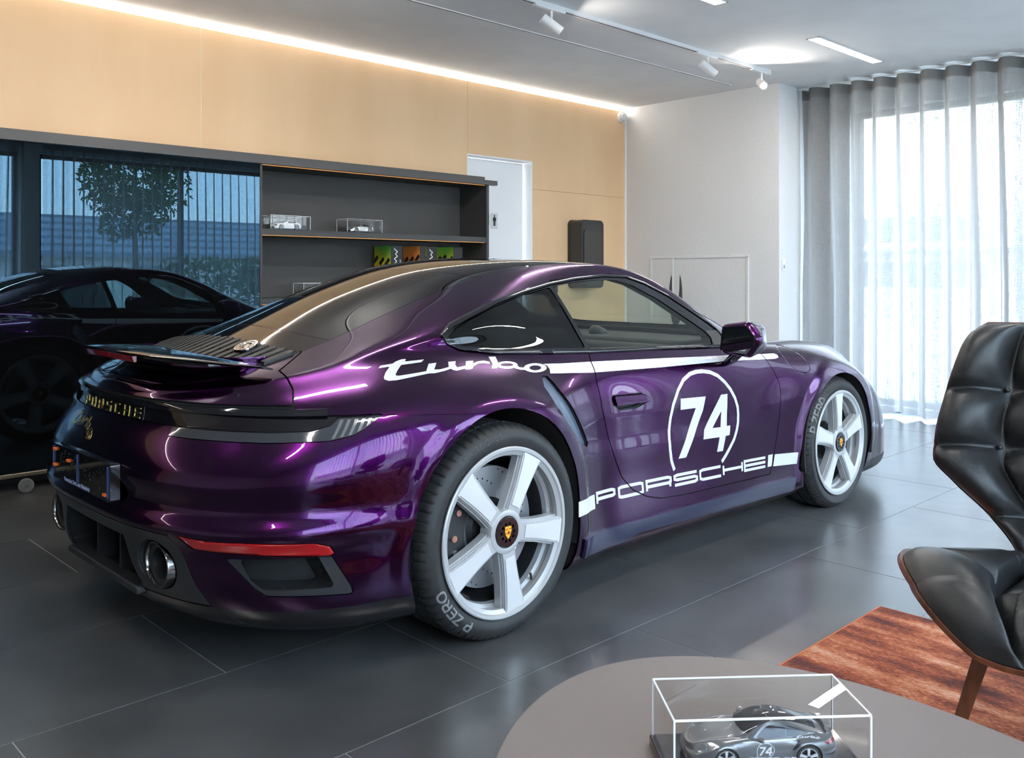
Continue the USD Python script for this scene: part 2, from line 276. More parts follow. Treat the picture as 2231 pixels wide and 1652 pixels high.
# right window wall and back wall
wr = man(box(XB-.2, 6.3, YR-.3, YR, 0, ZC)) - man(box(-2.6, 1.30, YR-.5, YR+.1, .04, 2.74)) - man(box(1.52, 5.6, YR-.5, YR+.1, .04, 2.74))
struct('wall_right', wr, M['wall'])
struct('wall_back', box(XB-.2, XB, YR-.3, YW+.4, 0, ZC), M['wall'])
def window(n, kind, a0, a1, z0, z1, at, posts):
    w = UsdGeom.Xform.Define(stage, f'/World/window_{n}').GetPrim(); data(w, kind='structure')
    def bar(u0, u1, v0, v1, d0, d1):
        return box(u0, u1, at+d0, at+d1, v0, v1) if kind == 'y' else box(at+d0, at+d1, u0, u1, v0, v1)
    fr = [bar(a0, a0+.05, z0, z1, -.04, .04), bar(a1-.05, a1, z0, z1, -.04, .04), bar(a0, a1, z0, z0+.05, -.04, .04), bar(a0, a1, z1-.05, z1, -.04, .04)]
    obj('frame', cat_(*fr), M['frame'], w, False)
    for q in posts: obj('mullion', bar(q-.03, q+.03, z0, z1, -.04, .04), M['frame'], w, False)
    e = [a0+.05]+list(posts)+[a1-.05]
    for u, v in zip(e[:-1], e[1:]): obj('pane', bar(u, v, z0+.05, z1-.05, -.004, .004), M['window_glass'], w, False)
M['window_glass'] = pane('clear_window_glass', (.93, .95, .95))
window(1, 'x', -.84, .70, .04, 2.72, 6.15, [])
window(2, 'x', -3.6, -1.15, .04, 2.72, 6.15, [-2.4])
window(3, 'y', -2.6, 1.30, .04, 2.74, YR-.15, [-.65])
window(4, 'y', 1.52, 5.6, .04, 2.74, YR-.15, [3.4])
# curtains: pleated sheer panels
def curtain(name, label, p0, p1, z0, z1, pitch=.125, amp=.045, seed=0, group=None, mt='curtain'):
    p0, p1 = np.array(p0, float), np.array(p1, float); L = np.linalg.norm(p1-p0); d = (p1-p0)/L; nrm = np.array([-d[1], d[0]])
    nu, nv = int(L/pitch*20), 40
    r = np.random.default_rng(seed); u = np.linspace(0, L, nu); v = np.linspace(0, 1, nv)
    ph = 2*np.pi*(u/pitch); jit = np.interp(u, np.linspace(0, L, int(L/.3)+2), r.normal(0, .8, int(L/.3)+2)); am = np.interp(u, np.linspace(0, L, int(L/.4)+2), r.uniform(.5, 1.25, int(L/.4)+2))
    V = np.empty((nu, nv, 3))
    for j, t in enumerate(v):       # t=0 top
        k = min(1, t*1.6); w = np.sin(ph+jit*k)+.35*np.sin(2*(ph+jit*k)+1.0)*k+.25*k*np.sin(.5*ph+jit*2)
        off = amp*w*(am*k+(1-k)); along = u + .30*pitch/(2*np.pi)*np.cos(ph+jit*k)*1.6
        pt = p0[None]+along[:, None]*d+off[:, None]*nrm
        V[:, j, :2] = pt; V[:, j, 2] = z1+(z0-z1)*t + (0.012*np.sin(ph*.5+jit) if j == nv-1 else 0)
    c = thing(name, label, 'curtain', group=group)
    m = grid_mesh(V); obj('drape', m, M[mt], c, True)
    hem = V[:, :1].repeat(2, 1).copy(); hem[:, 1, 2] = z1-.09
    obj('heading_tape', grid_mesh(hem+np.array([*(nrm*.002), 0])), M[mt], c, True)
    obj('rail', cat_(*[tube([(*(p0-d*.05), z1+.012), (*((p0+p1)/2), z1+.012), (*(p1+d*.05), z1+.012)], .008, 8)]), M['white_metal'], c)
    return c
curtain('sheer_curtain', 'pale sheer pleated curtain filling the far window beside the white wall', (5.70, 1.03), (5.70, -.93), .03, 2.925, .20, .070, 3)
curtain('sheer_curtain', 'sheer curtain in the far right corner cut off by the picture edge', (5.66, -1.0), (5.66, -3.85), .03, 2.925, .20, .070, 4)
curtain('sheer_curtain', 'grey sheer curtain with many dark folds seen mirrored in the black glass', (5.55, -3.98), (1.50, -3.98), .03, 2.86, .125, .038, 6, None, 'curtain_grey')
curtain('sheer_curtain', 'sheer curtain behind the photographer, leftmost in the mirrored view', (1.30, -3.98), (-2.6, -3.98), .03, 2.86, .125, .038, 8, None, 'curtain_grey')
# ceiling fittings
def lamp_disk(name, pos, direction, r, inten, cone):
    l = UsdLux.DiskLight.Define(stage, f'/World/{name}'); l.CreateRadiusAttr(r); l.CreateIntensityAttr(inten); l.CreateColorAttr(Gf.Vec3f(1, .95, .87))
    sh = UsdLux.ShapingAPI.Apply(l.GetPrim()); sh.CreateShapingConeAngleAttr(cone); sh.CreateShapingConeSoftnessAttr(.4)
    d = np.array(direction, float); d /= np.linalg.norm(d); z = -d; x = np.cross([0, 0, 1.0], z); x = x/np.linalg.norm(x) if np.linalg.norm(x) > 1e-6 else np.array([1., 0, 0]); y = np.cross(z, x)
    UsdGeom.Xformable(l).AddTransformOp().Set(Gf.Matrix4d(*[float(a) for a in [*x, 0, *y, 0, *z, 0, *pos, 1]]))
tr = thing('lighting_track', 'long white lighting track along the ceiling carrying small spotlights', 'track', (0, .858, ZC))
obj('profile', box(XB+.3, 4.82, -.018, .018, -.026, 0), M['white_metal'], tr, False)
obj('groove', box(XB+.3, 4.81, -.004, .004, -.0268, -.02), M['dark_slot'], tr, False)
obj('end_cap', box(4.80, 4.84, -.02, .02, -.032, 0), M['white_metal'], tr, False)
def spot(i, x, y, aim, label, power=.85):
    s = thing('track_spotlight', label, 'spotlight', (x, y, ZC-.026), group=None)
    obj('adapter', rbox(-.16, .12, -.017, .017, -.014, .002, .003, 3), M['white_metal'], s)
    obj('stem', cyl((0, 0, -.012), (0, 0, -.075), .008), M['white_metal'], s)
    a = np.array(aim, float); a /= np.linalg.norm(a); c = np.array([0, 0, -.105])
    prof = [(0, -.075), (.030, -.075), (.034, -.071), (.034, .070), (.032, .076), (.028, .076), (.027, .060), (0, .060)]
    m = lathe(prof, 40); R = trimesh.geometry.align_vectors([0, 0, 1], a); m.apply_transform(R); m.apply_translation(c); obj('head', m, M['white_metal'], s)
    e = lathe([(0, .0705), (.0265, .0705)], 32); e.apply_transform(R); e.apply_translation(c); obj('lens', e, M['lens_glow'], s, False)
    lamp_disk(f'spot_light_{i}', np.array([x, y, ZC-.026])+c+a*.078, a, .026, SPOT*power, 34 if a[1] < 0 else 58)
spot(1, 2.14, .858, (.72, -.50, -.62), 'white track spotlight nearest the top middle, above the car roof', .3)
spot(2, 3.92, .858, (.70, -.45, -.62), 'white track spotlight second from the track end, pointing right', .3)
spot(3, 4.72, .858, (-.70, -.66, -.42), 'glaring spotlight at the end of the track by the white wall', .6)
spot(4, .35, .858, (.25, 1, -.42), 'track spotlight above the car, outside the view, washing the veneer wall')
spot(5, -1.40, .858, (.1, 1, -.42), 'track spotlight behind the car, outside the view, washing the veneer wall')
for i, (x, y) in enumerate([(4.13, .095), (1.83, .095), (-.47, .095), (-2.77, .095), (4.13, -2.15), (1.83, -2.15), (-.47, -2.15), (-2.77, -2.15)]):
    lab = ['thin glowing recessed ceiling line lamp near the far curtain', 'glowing recessed line lamp cut by the top edge of the picture', 'recessed line lamp above the rear half of the car', 'recessed line lamp behind the car, nearest the back wall',
           'recessed line lamp in the far corner near two curtains', 'recessed line lamp above the lounge chair', 'recessed line lamp above the oval table', 'recessed line lamp nearest behind the photographer'][i]
    ll = thing('line_lamp', lab, 'ceiling lamp', (x, y, ZC), group='recessed ceiling line lamps')
    obj('diffuser', box(0, 1.07, -.040, .040, -.003, -.001), M['line'], ll, False)
    obj('frame', cat_(box(-.012, 1.082, -.048, -.040, -.004, 0), box(-.012, 1.082, .040, .048, -.004, 0), box(-.012, 0, -.048, .048, -.004, 0), box(1.07, 1.082, -.048, .048, -.004, 0)), M['white_metal'], ll, False)
sl = thing('air_slot', 'thin dark linear slot with white edge running along the ceiling left of the track', 'air slot', (0, 1.41, ZC))
obj('slot', box(XB+.3, 5.12, -.006, .006, -.003, 0), M['dark_slot'], sl, False); obj('edge', box(XB+.3, 5.12, -.016, -.006, -.005, 0), M['white_metal'], sl, False)
sn = thing('motion_sensor', 'small round white sensor in the top corner where veneer meets white wall', 'sensor', (5.27, YW, 2.845))
obj('base', cyl((0, -.035, 0), (0, 0, 0), .058, 40), M['white_metal'], sn); mm = lathe([(0, .03), (.02, .028), (.04, .018), (.05, 0)], 40); mm.apply_transform(TR.rotation_matrix(np.pi/2, [1, 0, 0])); mm.apply_translation([0, -.035, 0]); obj('dome', mm, P('sensor_dome', (.6, .6, .6), .3), sn)
ws = thing('wall_switch', 'narrow white wall switch on the bright reveal beside the curtain', 'switch', (5.42, 1.05, 1.31))
obj('plate', rbox(-.022, .022, -.012, 0, -.05, .05, .004), M['white_metal'], ws); obj('rocker', rbox(-.012, .012, -.016, -.008, -.035, -.002, .003), P('switch_grey', (.35, .35, .35), .5), ws); obj('rocker', rbox(-.012, .012, -.016, -.008, .004, .038, .003), M['door'], ws)
# dark cabinet unit: mirror-glass doors on the left, open shelves on the right
CY = 2.42
cb = thing('display_cabinet', 'long anthracite cabinet with black mirror glass and open shelves along the veneer wall', 'cabinet', (0, CY, 0))
obj('plinth', box(-4.6, 3.03, .20, .36, 0, .09), M['satin_black'], cb, False)
obj('bottom_rail', rbox(-4.6, .942, -.012, .05, .082, .105, .004, 3), P('bronze_bottom_rail', (.30, .24, .17), .3, metallic=.9), cb)
for x0, x1 in ((-4.6, -1.80), (-1.797, .935)): obj('mirror_glass', box(x0, x1, 0, .02, .105, 1.972), M['screen'], cb, False)
obj('glass_backing', box(-4.6, .93, .021, .36, .09, 1.97), M['satin_black'], cb, False)
obj('divider', box(.936, .952, -.004, .36, .09, 1.965), M['cabinet'], cb, False)
obj('side_panel', box(3.018, 3.046, -.004, .36, .09, 1.965), M['cabinet'], cb, False)
obj('back_panel', box(.95, 3.02, .335, .36, .09, 1.965), M['cabinet_in'], cb, False)
obj('top_panel', box(-4.6, 3.03, .0, .37, 1.966, 1.985), M['cabinet'], cb, False)
obj('header_rail', cat_(box(-4.6, 3.12, -.03, .02, 1.966, 2.004)), M['cabinet_rail'], cb, False)
obj('upper_rail', box(-4.6, 3.04, .04, .372, 2.004, 2.038), M['cabinet_rail'], cb, False)
obj('shelf', box(.952, 3.018, .0, .335, 1.488, 1.530), M['cabinet'], cb, False); obj('shelf', box(.952, 3.018, .0, .335, 1.015, 1.055), M['cabinet'], cb, False); obj('shelf', box(.952, 3.018, .0, .335, .52, .56), M['cabinet'], cb, False)
for z in (1.9655, 1.4875, 1.0145): obj('light_strip', box(.96, 3.01, .008, .014, z-.004, z), M['warm'], cb, False)
# wall charger
wc = thing('wall_charger', 'dark rounded box with bronze-grey front hung on the veneer wall', 'wall box', (4.62, YW, 1.42))
sh = affinity.translate(Polygon([(-.16, -.30), (.16, -.30), (.16, .30), (-.16, .30)]).buffer(.035, 8).buffer(-.0), 0, 0)
sh = sbox(-.165, -.33, .165, .33).buffer(-.05).buffer(.05, 8)
obj('casing', prism_y(sh, -.175, -.02), M['charger'], wc); obj('back_plate', prism_y(sh.buffer(.004), -.02, 0), M['charger'], wc, 30)
obj('front_cover', prism_y(affinity.translate(sbox(-.135, -.33, .135, .23).buffer(-.03).buffer(.03, 8), 0, 0).intersection(sh.buffer(-.012)), -.185, -.174), M['charger_front'], wc)
# two-pronged black sculpture
st = thing('pronged_stand', 'black stand with two tapered upright prongs in front of the white access flaps', 'sculpture', (5.18, 2.05, 0))
obj('foot', rbox(-.09, .09, -.12, .12, 0, .02, .008), M['satin_black'], st); obj('column', cyl((0, 0, .018), (0, 0, .78), .028), M['satin_black'], st)
for s in (-1, 1):
    t = np.linspace(0, 1, 14); obj('prong', tube(np.stack([0*t, s*(.012+.035*np.sin(t*2.6)+.018*t), .76+.455*t], 1), .024*(1-t)**.6+.002, 12), M['satin_black'], st)
# glass puck at floor by the mirror cabinet
pk = thing('glass_disc', 'small round clear glass disc standing on the floor before the black cabinet', 'glass disc', (-.535, 2.36, 0.0))
pm = lathe([(0, -.012), (.034, -.012), (.04, -.008), (.04, .008), (.034, .012), (0, .012)], 40); pm.apply_transform(TR.rotation_matrix(np.pi/2, [1, 0, 0])); pm.apply_translation([0, 0, .041]); obj('disc', pm, P('cut_glass', (.45, .45, .45), .05, transmission_weight=.8), pk)
obj('hub', xf(lathe([(0, -.014), (.006, -.014), (.006, .014), (0, .014)], 16), (0, 0, .041), np.pi/2, (1, 0, 0)), M['chrome'], pk)
# ---------------------------------------------------------------- the car body: feature rows (half width, height) lofted into one surface
def crv(pts, sig=.07):
    pts=sorted(pts); xs=np.array([a for a,b in pts]); ys=np.array([b for a,b in pts])
    f=PchipInterpolator(xs,ys); g=np.linspace(xs[0]-.5,xs[-1]+.5,1600)
    v=f(np.clip(g,xs[0],xs[-1])); lo,hi=g<xs[0],g>xs[-1]
    v[lo]=ys[0]+(g[lo]-xs[0])*float(f.derivative()(xs[0])); v[hi]=ys[-1]+(g[hi]-xs[-1])*float(f.derivative()(xs[-1]))
    v=gaussian_filter1d(v,sig/(g[1]-g[0]))
    return lambda x: np.interp(x,g,v)
# each row: half width W(x), height Z(x), rear wrap (x0,xr,n,zend), front wrap (x0,xf,n,zend)
ROWS=[
 dict(W=[(-1,0),(3.4,0)], Z=[(-.93,.865),(-.75,.915),(-.6,.966),(-.48,1.010),(-.31,1.073),(-.12,1.144),(.1,1.213),(.25,1.252),(.43,1.281),(.65,1.295),(.85,1.293),(1.05,1.273),(1.2,1.236),(1.4,1.160),(1.6,1.080),(1.8,.992),(1.95,.928),(2.1,.896),(2.4,.852),(2.7,.806),(3.0,.742),(3.28,.640)], r=(-.80,-.93,2,.870), f=(3.15,3.30,2,.635)),
 dict(W=[(-.94,.20),(-.5,.26),(0,.26),(.6,.27),(1.2,.29),(1.9,.32),(2.2,.30),(3.3,.25)], Z=[(-.94,.858),(-.75,.904),(-.6,.952),(-.48,.994),(-.31,1.054),(-.12,1.125),(.1,1.196),(.25,1.238),(.43,1.269),(.65,1.284),(.85,1.280),(1.05,1.256),(1.2,1.220),(1.4,1.150),(1.6,1.069),(1.8,.982),(1.95,.921),(2.1,.888),(2.4,.845),(2.7,.798),(3.0,.733),(3.3,.625)], r=(-.72,-.937,2.2,.862), f=(3.0,3.335,2.2,.613)),
 dict(W=[(-.95,.46),(-.6,.505),(-.4,.49),(-.2,.48),(0,.47),(.3,.46),(.6,.470),(.85,.49),(1.0,.508),(1.15,.532),(1.3,.56),(1.45,.59),(1.6,.622),(1.75,.655),(1.9,.655),(2.1,.57),(2.4,.515),(2.7,.48),(3.3,.42)], Z=[(-.95,.850),(-.75,.890),(-.6,.926),(-.4,.980),(-.2,1.044),(0,1.112),(.28,1.195),(.55,1.247),(.8,1.268),(1.0,1.262),(1.15,1.237),(1.3,1.191),(1.45,1.124),(1.6,1.036),(1.75,.968),(1.9,.914),(2.05,.888),(2.2,.866),(2.5,.826),(2.8,.778),(3.1,.700),(3.3,.62)], r=(-.60,-.942,2.3,.852), f=(2.85,3.38,2.3,.595)),
 dict(W=[(-.95,.56),(-.6,.615),(-.4,.62),(-.2,.655),(-.08,.672),(.05,.668),(.234,.632),(.4,.606),(.6,.583),(.8,.569),(.95,.562),(1.107,.567),(1.21,.585),(1.336,.623),(1.447,.672),(1.565,.722),(1.75,.735),(1.95,.695),(2.2,.62),(2.7,.58),(3.3,.54)], Z=[(-.96,.840),(-.75,.880),(-.6,.909),(-.4,.950),(-.2,.997),(-.08,1.022),(.05,1.058),(.234,1.108),(.4,1.143),(.6,1.177),(.8,1.202),(.95,1.212),(1.107,1.205),(1.21,1.175),(1.336,1.120),(1.447,1.046),(1.565,.970),(1.75,.908),(2.0,.880),(2.3,.858),(2.6,.828),(2.9,.775),(3.1,.715),(3.3,.63)], r=(-.52,-.946,2.4,.840), f=(2.75,3.42,2.5,.57)),
 dict(W=[(-.96,.66),(-.6,.70),(-.4,.708),(-.2,.72),(-.05,.732),(.12,.745),(.4,.757),(.6,.766),(1.07,.775),(1.48,.785),(1.8,.785),(2.1,.745),(2.45,.705),(2.8,.69),(3.3,.66)], Z=[(-.96,.828),(-.6,.880),(-.4,.910),(-.2,.936),(-.05,.944),(.12,.936),(.4,.926),(.6,.914),(1.07,.900),(1.48,.884),(1.8,.872),(2.1,.868),(2.3,.866),(2.5,.852),(2.77,.815),(3.0,.755),(3.15,.69),(3.3,.60)], r=(-.46,-.950,2.4,.828), f=(2.65,3.45,2.6,.54)),
 dict(W=[(-.97,.78),(-.6,.81),(-.4,.825),(-.2,.838),(0,.842),(.25,.832),(.45,.824),(.7,.825),(1.2,.829),(1.7,.835),(2.0,.832),(2.3,.825),(2.6,.82),(3.3,.78)], Z=[(-.97,.806),(-.7,.822),(-.4,.852),(-.2,.868),(0,.870),(.25,.858),(.45,.846),(.7,.838),(1.2,.828),(1.7,.820),(2.0,.822),(2.3,.825),(2.5,.808),(2.8,.725),(3.0,.635),(3.3,.47)], r=(-.42,-.956,2.5,.804), f=(2.55,3.46,2.6,.44)),
 dict(W=[(-.98,.88),(-.6,.905),(-.4,.922),(-.2,.936),(0,.938),(.2,.926),(.35,.898),(.5,.866),(.65,.857),(1.0,.856),(1.5,.862),(1.8,.871),(2.05,.895),(2.3,.910),(2.55,.910),(3.3,.87)], Z=[(-.98,.735),(-.6,.745),(-.3,.760),(0,.765),(.3,.750),(.55,.722),(1.0,.705),(1.5,.70),(2.0,.71),(2.3,.720),(2.55,.712),(2.8,.64),(3.0,.56),(3.3,.42)], r=(-.38,-.968,2.5,.735), f=(2.5,3.49,2.8,.39)),
 dict(W=[(-1,.91),(-.6,.928),(-.4,.944),(-.2,.950),(0,.950),(.2,.944),(.35,.918),(.5,.876),(.65,.863),(1.0,.861),(1.5,.868),(1.8,.880),(2.05,.905),(2.3,.919),(2.55,.919),(3.3,.895)], Z=[(-1,.585),(-.3,.60),(.3,.60),(.6,.57),(1.5,.56),(2.2,.57),(2.6,.55),(3.3,.38)], r=(-.36,-1.025,2.8,.585), f=(2.5,3.515,3.2,.35)),
 dict(W=[(-1,.895),(-.6,.918),(-.42,.940),(-.2,.948),(.2,.944),(.35,.922),(.5,.884),(.65,.868),(1.0,.866),(1.5,.872),(1.8,.880),(2.1,.905),(2.4,.915),(3.3,.90)], Z=[(-1,.522),(-.3,.525),(.3,.52),(1.5,.50),(2.5,.49),(3.3,.335)], r=(-.36,-1.014,2.85,.522), f=(2.5,3.519,3.3,.315)),
 dict(W=[(-1,.908),(-.6,.932),(-.42,.943),(-.2,.948),(.2,.944),(.35,.922),(.5,.884),(.65,.868),(1.0,.866),(1.5,.872),(1.8,.880),(2.1,.905),(2.4,.915),(3.3,.90)], Z=[(-1,.474),(-.3,.478),(.3,.47),(1.5,.45),(2.5,.43),(3.3,.31)], r=(-.36,-1.040,2.9,.474), f=(2.5,3.52,3.4,.29)),
 dict(W=[(-1,.893),(-.6,.918),(-.42,.940),(-.2,.948),(.2,.944),(.35,.922),(.5,.884),(.65,.868),(1.0,.866),(1.5,.872),(1.8,.880),(2.1,.905),(2.4,.915),(3.3,.90)], Z=[(-1,.432),(-.3,.432),(.3,.42),(1.5,.395),(2.5,.375),(3.3,.27)], r=(-.36,-1.022,2.9,.432), f=(2.5,3.52,3.45,.26)),
 dict(W=[(-1,.86),(-.6,.905),(-.4,.930),(.2,.938),(.4,.918),(.6,.882),(1.0,.876),(1.5,.878),(1.8,.880),(2.1,.890),(2.4,.90),(3.3,.90)], Z=[(-1,.335),(-.3,.32),(.3,.30),(1.5,.28),(2.5,.27),(3.3,.20)], r=(-.36,-1.005,2.9,.335), f=(2.5,3.52,3.5,.20)),
 dict(W=[(-1,.80),(-.6,.87),(-.4,.90),(.2,.92),(.4,.905),(.6,.872),(1.0,.866),(1.5,.866),(1.8,.866),(2.1,.87),(2.4,.88),(3.3,.88)], Z=[(-1,.205),(-.4,.19),(.3,.165),(1.5,.155),(2.5,.15),(3.3,.11)], r=(-.36,-.955,2.9,.21), f=(2.5,3.50,3.5,.105)),
 dict(W=[(-1,.70),(-.4,.80),(3.3,.78)], Z=[(-1,.155),(-.4,.14),(.3,.125),(3.3,.095)], r=(-.36,-.88,2.9,.16), f=(2.5,3.40,3.2,.095)),
]
def row_curve(r,na,nm,nf):
    W,Z=crv(r['W']),crv(r['Z'])
    x0,xr,n,ze=r['r']; x1,xf,m,zf=r['f']
    th=np.linspace(0,np.pi/2,900)
    # rear wrap
    xx=x0-(x0-xr)*np.sin(th)**(2/n); yy=W(xx)*np.cos(th)**(2/n); s=((x0-xx)/(x0-xr)); zz=Z(xx); zz=zz+(ze-Z(xr))*s**2.5
    A=np.stack([xx,yy,zz],1)[::-1]
    xx=x1+(xf-x1)*np.sin(th)**(2/m); yy=W(xx)*np.cos(th)**(2/m); s=((xx-x1)/(xf-x1)); zz=Z(xx); zz=zz+(zf-Z(xf))*s**2.5
    F=np.stack([xx,yy,zz],1)
    xm=np.linspace(x0,x1,900); M=np.stack([xm,W(xm),Z(xm)],1)
    def rs(C,k,ends=True):
        d=np.r_[0,np.cumsum(np.linalg.norm(np.diff(C,axis=0),axis=1))]; t=np.linspace(0,d[-1],k)
        return np.stack([np.interp(t,d,C[:,i]) for i in range(3)],1)
    return np.vstack([rs(A,na)[:-1],rs(M,nm),rs(F,nf)[1:]])
def smooth_rows(C,sig):
    # gaussian smooth along u, mirrored about the ends (y odd)
    out=np.empty_like(C); P=40
    for i in range(3):
        c=C[:,i]; sg=-1 if i==1 else 1
        e=np.r_[(sg*c[1:P+1])[::-1],c,(sg*c[-P-1:-1])[::-1]]
        out[:,i]=gaussian_filter1d(e,sig)[P:-P]
    return out
def body_grid(na=90,nm=280,nf=70,nv=130,sig=2.0):
    R=np.stack([smooth_rows(row_curve(r,na,nm,nf),sig) for r in ROWS],1)   # nu, rows, 3
    R[0,:,1]=0;R[-1,:,1]=0;R[:,0,1]=0
    nu,k=R.shape[:2]
    G=np.empty((nu,nv,3))
    # common v parameter from average chord over mid stations
    mid=R[na:na+nm]; ch=np.linalg.norm(np.diff(mid,axis=1),axis=2).mean(0); v=np.r_[0,np.cumsum(ch)]
    vf=np.linspace(0,v[-1],nv)
    ve=np.r_[-v[1:][::-1],v]
    Rm=R[:,1:][:,::-1].copy(); Rm[...,1]*=-1
    E=np.concatenate([Rm,R],1)
    cs=CubicSpline(ve,E,axis=1)
    G=cs(vf)
    G[:,0,1]=0
    return G
def arch_lip(G):
    x,y,z=G[...,0],G[...,1],G[...,2]
    for xc,zc,R in ((0,.372,.402),(2.45,.352,.372)):
        r=np.hypot(x-xc,z-zc); t=np.clip((R+.080-r)/.060,0,1); t=t*t*(3-2*t)
        G[...,1]=G[...,1]+np.where((y>.6)&(z>.15),.011*t,0)
    return G
def solid(G):
    nu,nv=G.shape[:2]
    G=np.concatenate([G,(G[:,-1:]*np.array([1,0,1]))],1); nv+=1   # underbody to centre
    idx=np.arange(nu*nv).reshape(nu,nv)
    a,b,c,d=idx[:-1,:-1],idx[1:,:-1],idx[1:,1:],idx[:-1,1:]
    f=np.concatenate([np.stack([a,b,c],-1).reshape(-1,3),np.stack([a,c,d],-1).reshape(-1,3)])
    V=G.reshape(-1,3)
    V2=V*np.array([1,-1,1]); f2=f[:,::-1]+len(V)
    m=trimesh.Trimesh(np.vstack([V,V2]),np.vstack([f,f2]),process=False)
    m.merge_vertices(digits_vertex=6); m.update_faces(m.nondegenerate_faces()); m.remove_unreferenced_vertices()
    if m.volume<0: m.invert()
    return m

TURBO = [[[0.0834,0.9239],[0.0744,0.9024],[0.0483,0.8881],[0.0737,0.8869],[0.0796,0.8901],[0.0828,0.8908],[0.0933,0.8863],[0.1122,0.883],[0.1365,0.8818],[0.163,0.8831],[0.1636,0.8822],[0.1611,0.8808],[0.1803,0.8754],[0.2048,0.8728],[0.2108,0.8686],[0.2197,0.8655],[0.232,0.863],[0.2469,0.8613],[0.2715,0.8607],[0.2956,0.8622],[0.3122,0.8652],[0.3197,0.8676],[0.3254,0.8703],[0.3286,0.8733],[0.3294,0.8762],[0.3279,0.8792],[0.324,0.882],[0.3099,0.8867],[0.2897,0.8897],[0.2663,0.8904],[0.2432,0.8888],[0.2327,0.8873],[0.2234,0.8854],[0.2083,0.8805],[0.1878,0.8829],[0.1853,0.8876],[0.1905,0.8916],[0.1913,0.894],[0.189,0.8971],[0.1849,0.8993],[0.1685,0.9034],[0.1493,0.9053],[0.1284,0.9053],[0.105,0.9032],[0.1045,0.9041],[0.1065,0.9056],[0.1151,0.9226]],[[0.2974,0.8729],[0.2915,0.8705],[0.2814,0.8686],[0.2691,0.8677],[0.2563,0.868],[0.2453,0.8694],[0.2376,0.8717],[0.2344,0.8746],[0.2362,0.8776],[0.2427,0.8803],[0.2526,0.8823],[0.2647,0.8832],[0.2771,0.883],[0.2881,0.8816],[0.296,0.8793],[0.2994,0.8763],[0.2992,0.8747]],[[0.1059,0.8953],[0.1067,0.8963],[0.1087,0.8972],[0.1154,0.8984],[0.1275,0.8991],[0.1397,0.8989],[0.1535,0.8978],[0.1629,0.8962],[0.1687,0.8941],[0.1686,0.8922],[0.1648,0.8909],[0.1566,0.8899],[0.1349,0.8897],[0.1147,0.8919],[0.1081,0.8936]],[[-0.3664,0.9117],[-0.3295,0.9146],[-0.3286,0.914],[-0.3303,0.9125],[-0.3584,0.8994],[-0.3781,0.8879],[-0.3839,0.8821],[-0.376,0.8777],[-0.3485,0.8781],[-0.2206,0.8904],[-0.1994,0.8897],[-0.1551,0.8939],[-0.1222,0.8986],[-0.1185,0.8946],[-0.1073,0.8915],[-0.0669,0.8953],[-0.0661,0.8943],[-0.0689,0.8924],[-0.0477,0.8918],[-0.0335,0.8939],[-0.0227,0.8997],[0.0094,0.9064],[0.0331,0.9063],[0.0594,0.902],[0.0681,0.908],[0.0475,0.9138],[0.0189,0.9131],[-0.0091,0.9085],[-0.0094,0.9099],[-0.0004,0.9161],[-0.0324,0.9167],[-0.0499,0.9048],[-0.0522,0.9038],[-0.0912,0.9013],[-0.092,0.9019],[-0.0899,0.9087],[-0.0754,0.9191],[-0.1065,0.9183],[-0.1218,0.9049],[-0.1239,0.9038],[-0.1644,0.8992],[-0.1852,0.9],[-0.1859,0.9007],[-0.1845,0.9019],[-0.1762,0.906],[-0.1546,0.9183],[-0.1859,0.9169],[-0.2197,0.8976],[-0.2218,0.8968],[-0.3264,0.8893],[-0.335,0.8904],[-0.335,0.8911],[-0.3328,0.8939],[-0.3135,0.904],[-0.2904,0.915],[-0.2833,0.9178],[-0.2065,0.9228],[-0.1892,0.9299],[-0.2585,0.9271],[-0.2592,0.9277],[-0.2584,0.9288],[-0.2502,0.9339],[-0.2652,0.9338],[-0.2905,0.9283],[-0.306,0.9228],[-0.3511,0.9188]]]
# ---------------------------------------------------------------- shapes of the car in its own frame (x forward from the rear axle, z up)
def solid_of(**k): return solid(arch_lip(body_grid(**k)))
BODY = solid_of(na=100, nm=330, nf=64, nv=150)
LOWB = solid_of(na=44, nm=120, nf=40, nv=64)
def offset(m, d): return man(trimesh.Trimesh(m.vertices+m.vertex_normals*d, m.faces, process=False))
O = man(BODY)
def oset(d): return offset(BODY, d)
def hits(m, org, d):
    loc, ri, _ = m.ray.intersects_location(org, np.broadcast_to(d, org.shape), multiple_hits=False)
    out = np.full((len(org), 3), np.nan); out[ri] = loc
    bad = np.isnan(out[:, 0])
    if bad.any() and (~bad).any():
        good = np.nonzero(~bad)[0]
        for i in np.nonzero(bad)[0]: out[i] = out[good[np.argmin(((org[good]-org[i])**2).sum(1))]]
    return out
VIEW = {'R': (lambda a, b: np.stack([a, 0*a-3, b], 1), np.array([0, 1., 0])), 'L': (lambda a, b: np.stack([a, 0*a+3, b], 1), np.array([0, -1., 0])),
        'B': (lambda a, b: np.stack([0*a-4, a, b], 1), np.array([1., 0, 0])), 'T': (lambda a, b: np.stack([a, b, 0*a+3], 1), np.array([0, 0, -1.]))}
def wrap(poly, view, h0, h1, step=.02, m=None):
    m = BODY if m is None else m
    e = ext(poly, 1.0).refine_to_length(step) if step else ext(poly, 1.0)
    t = tm(e); V = np.array(t.vertices); f, d = VIEW[view]
    # refine leaves inner layers along the extrusion: snap to the two skins
    keep = (V[:, 2] < 1e-6) | (V[:, 2] > 1-1e-6)
    h = hits(m, f(V[:, 0], V[:, 1]), d)
    W = h - d*(h0+(h1-h0)*V[:, 2])[:, None]
    t = trimesh.Trimesh(W, t.faces, process=False)
    if t.volume < 0: t.invert()
    return t
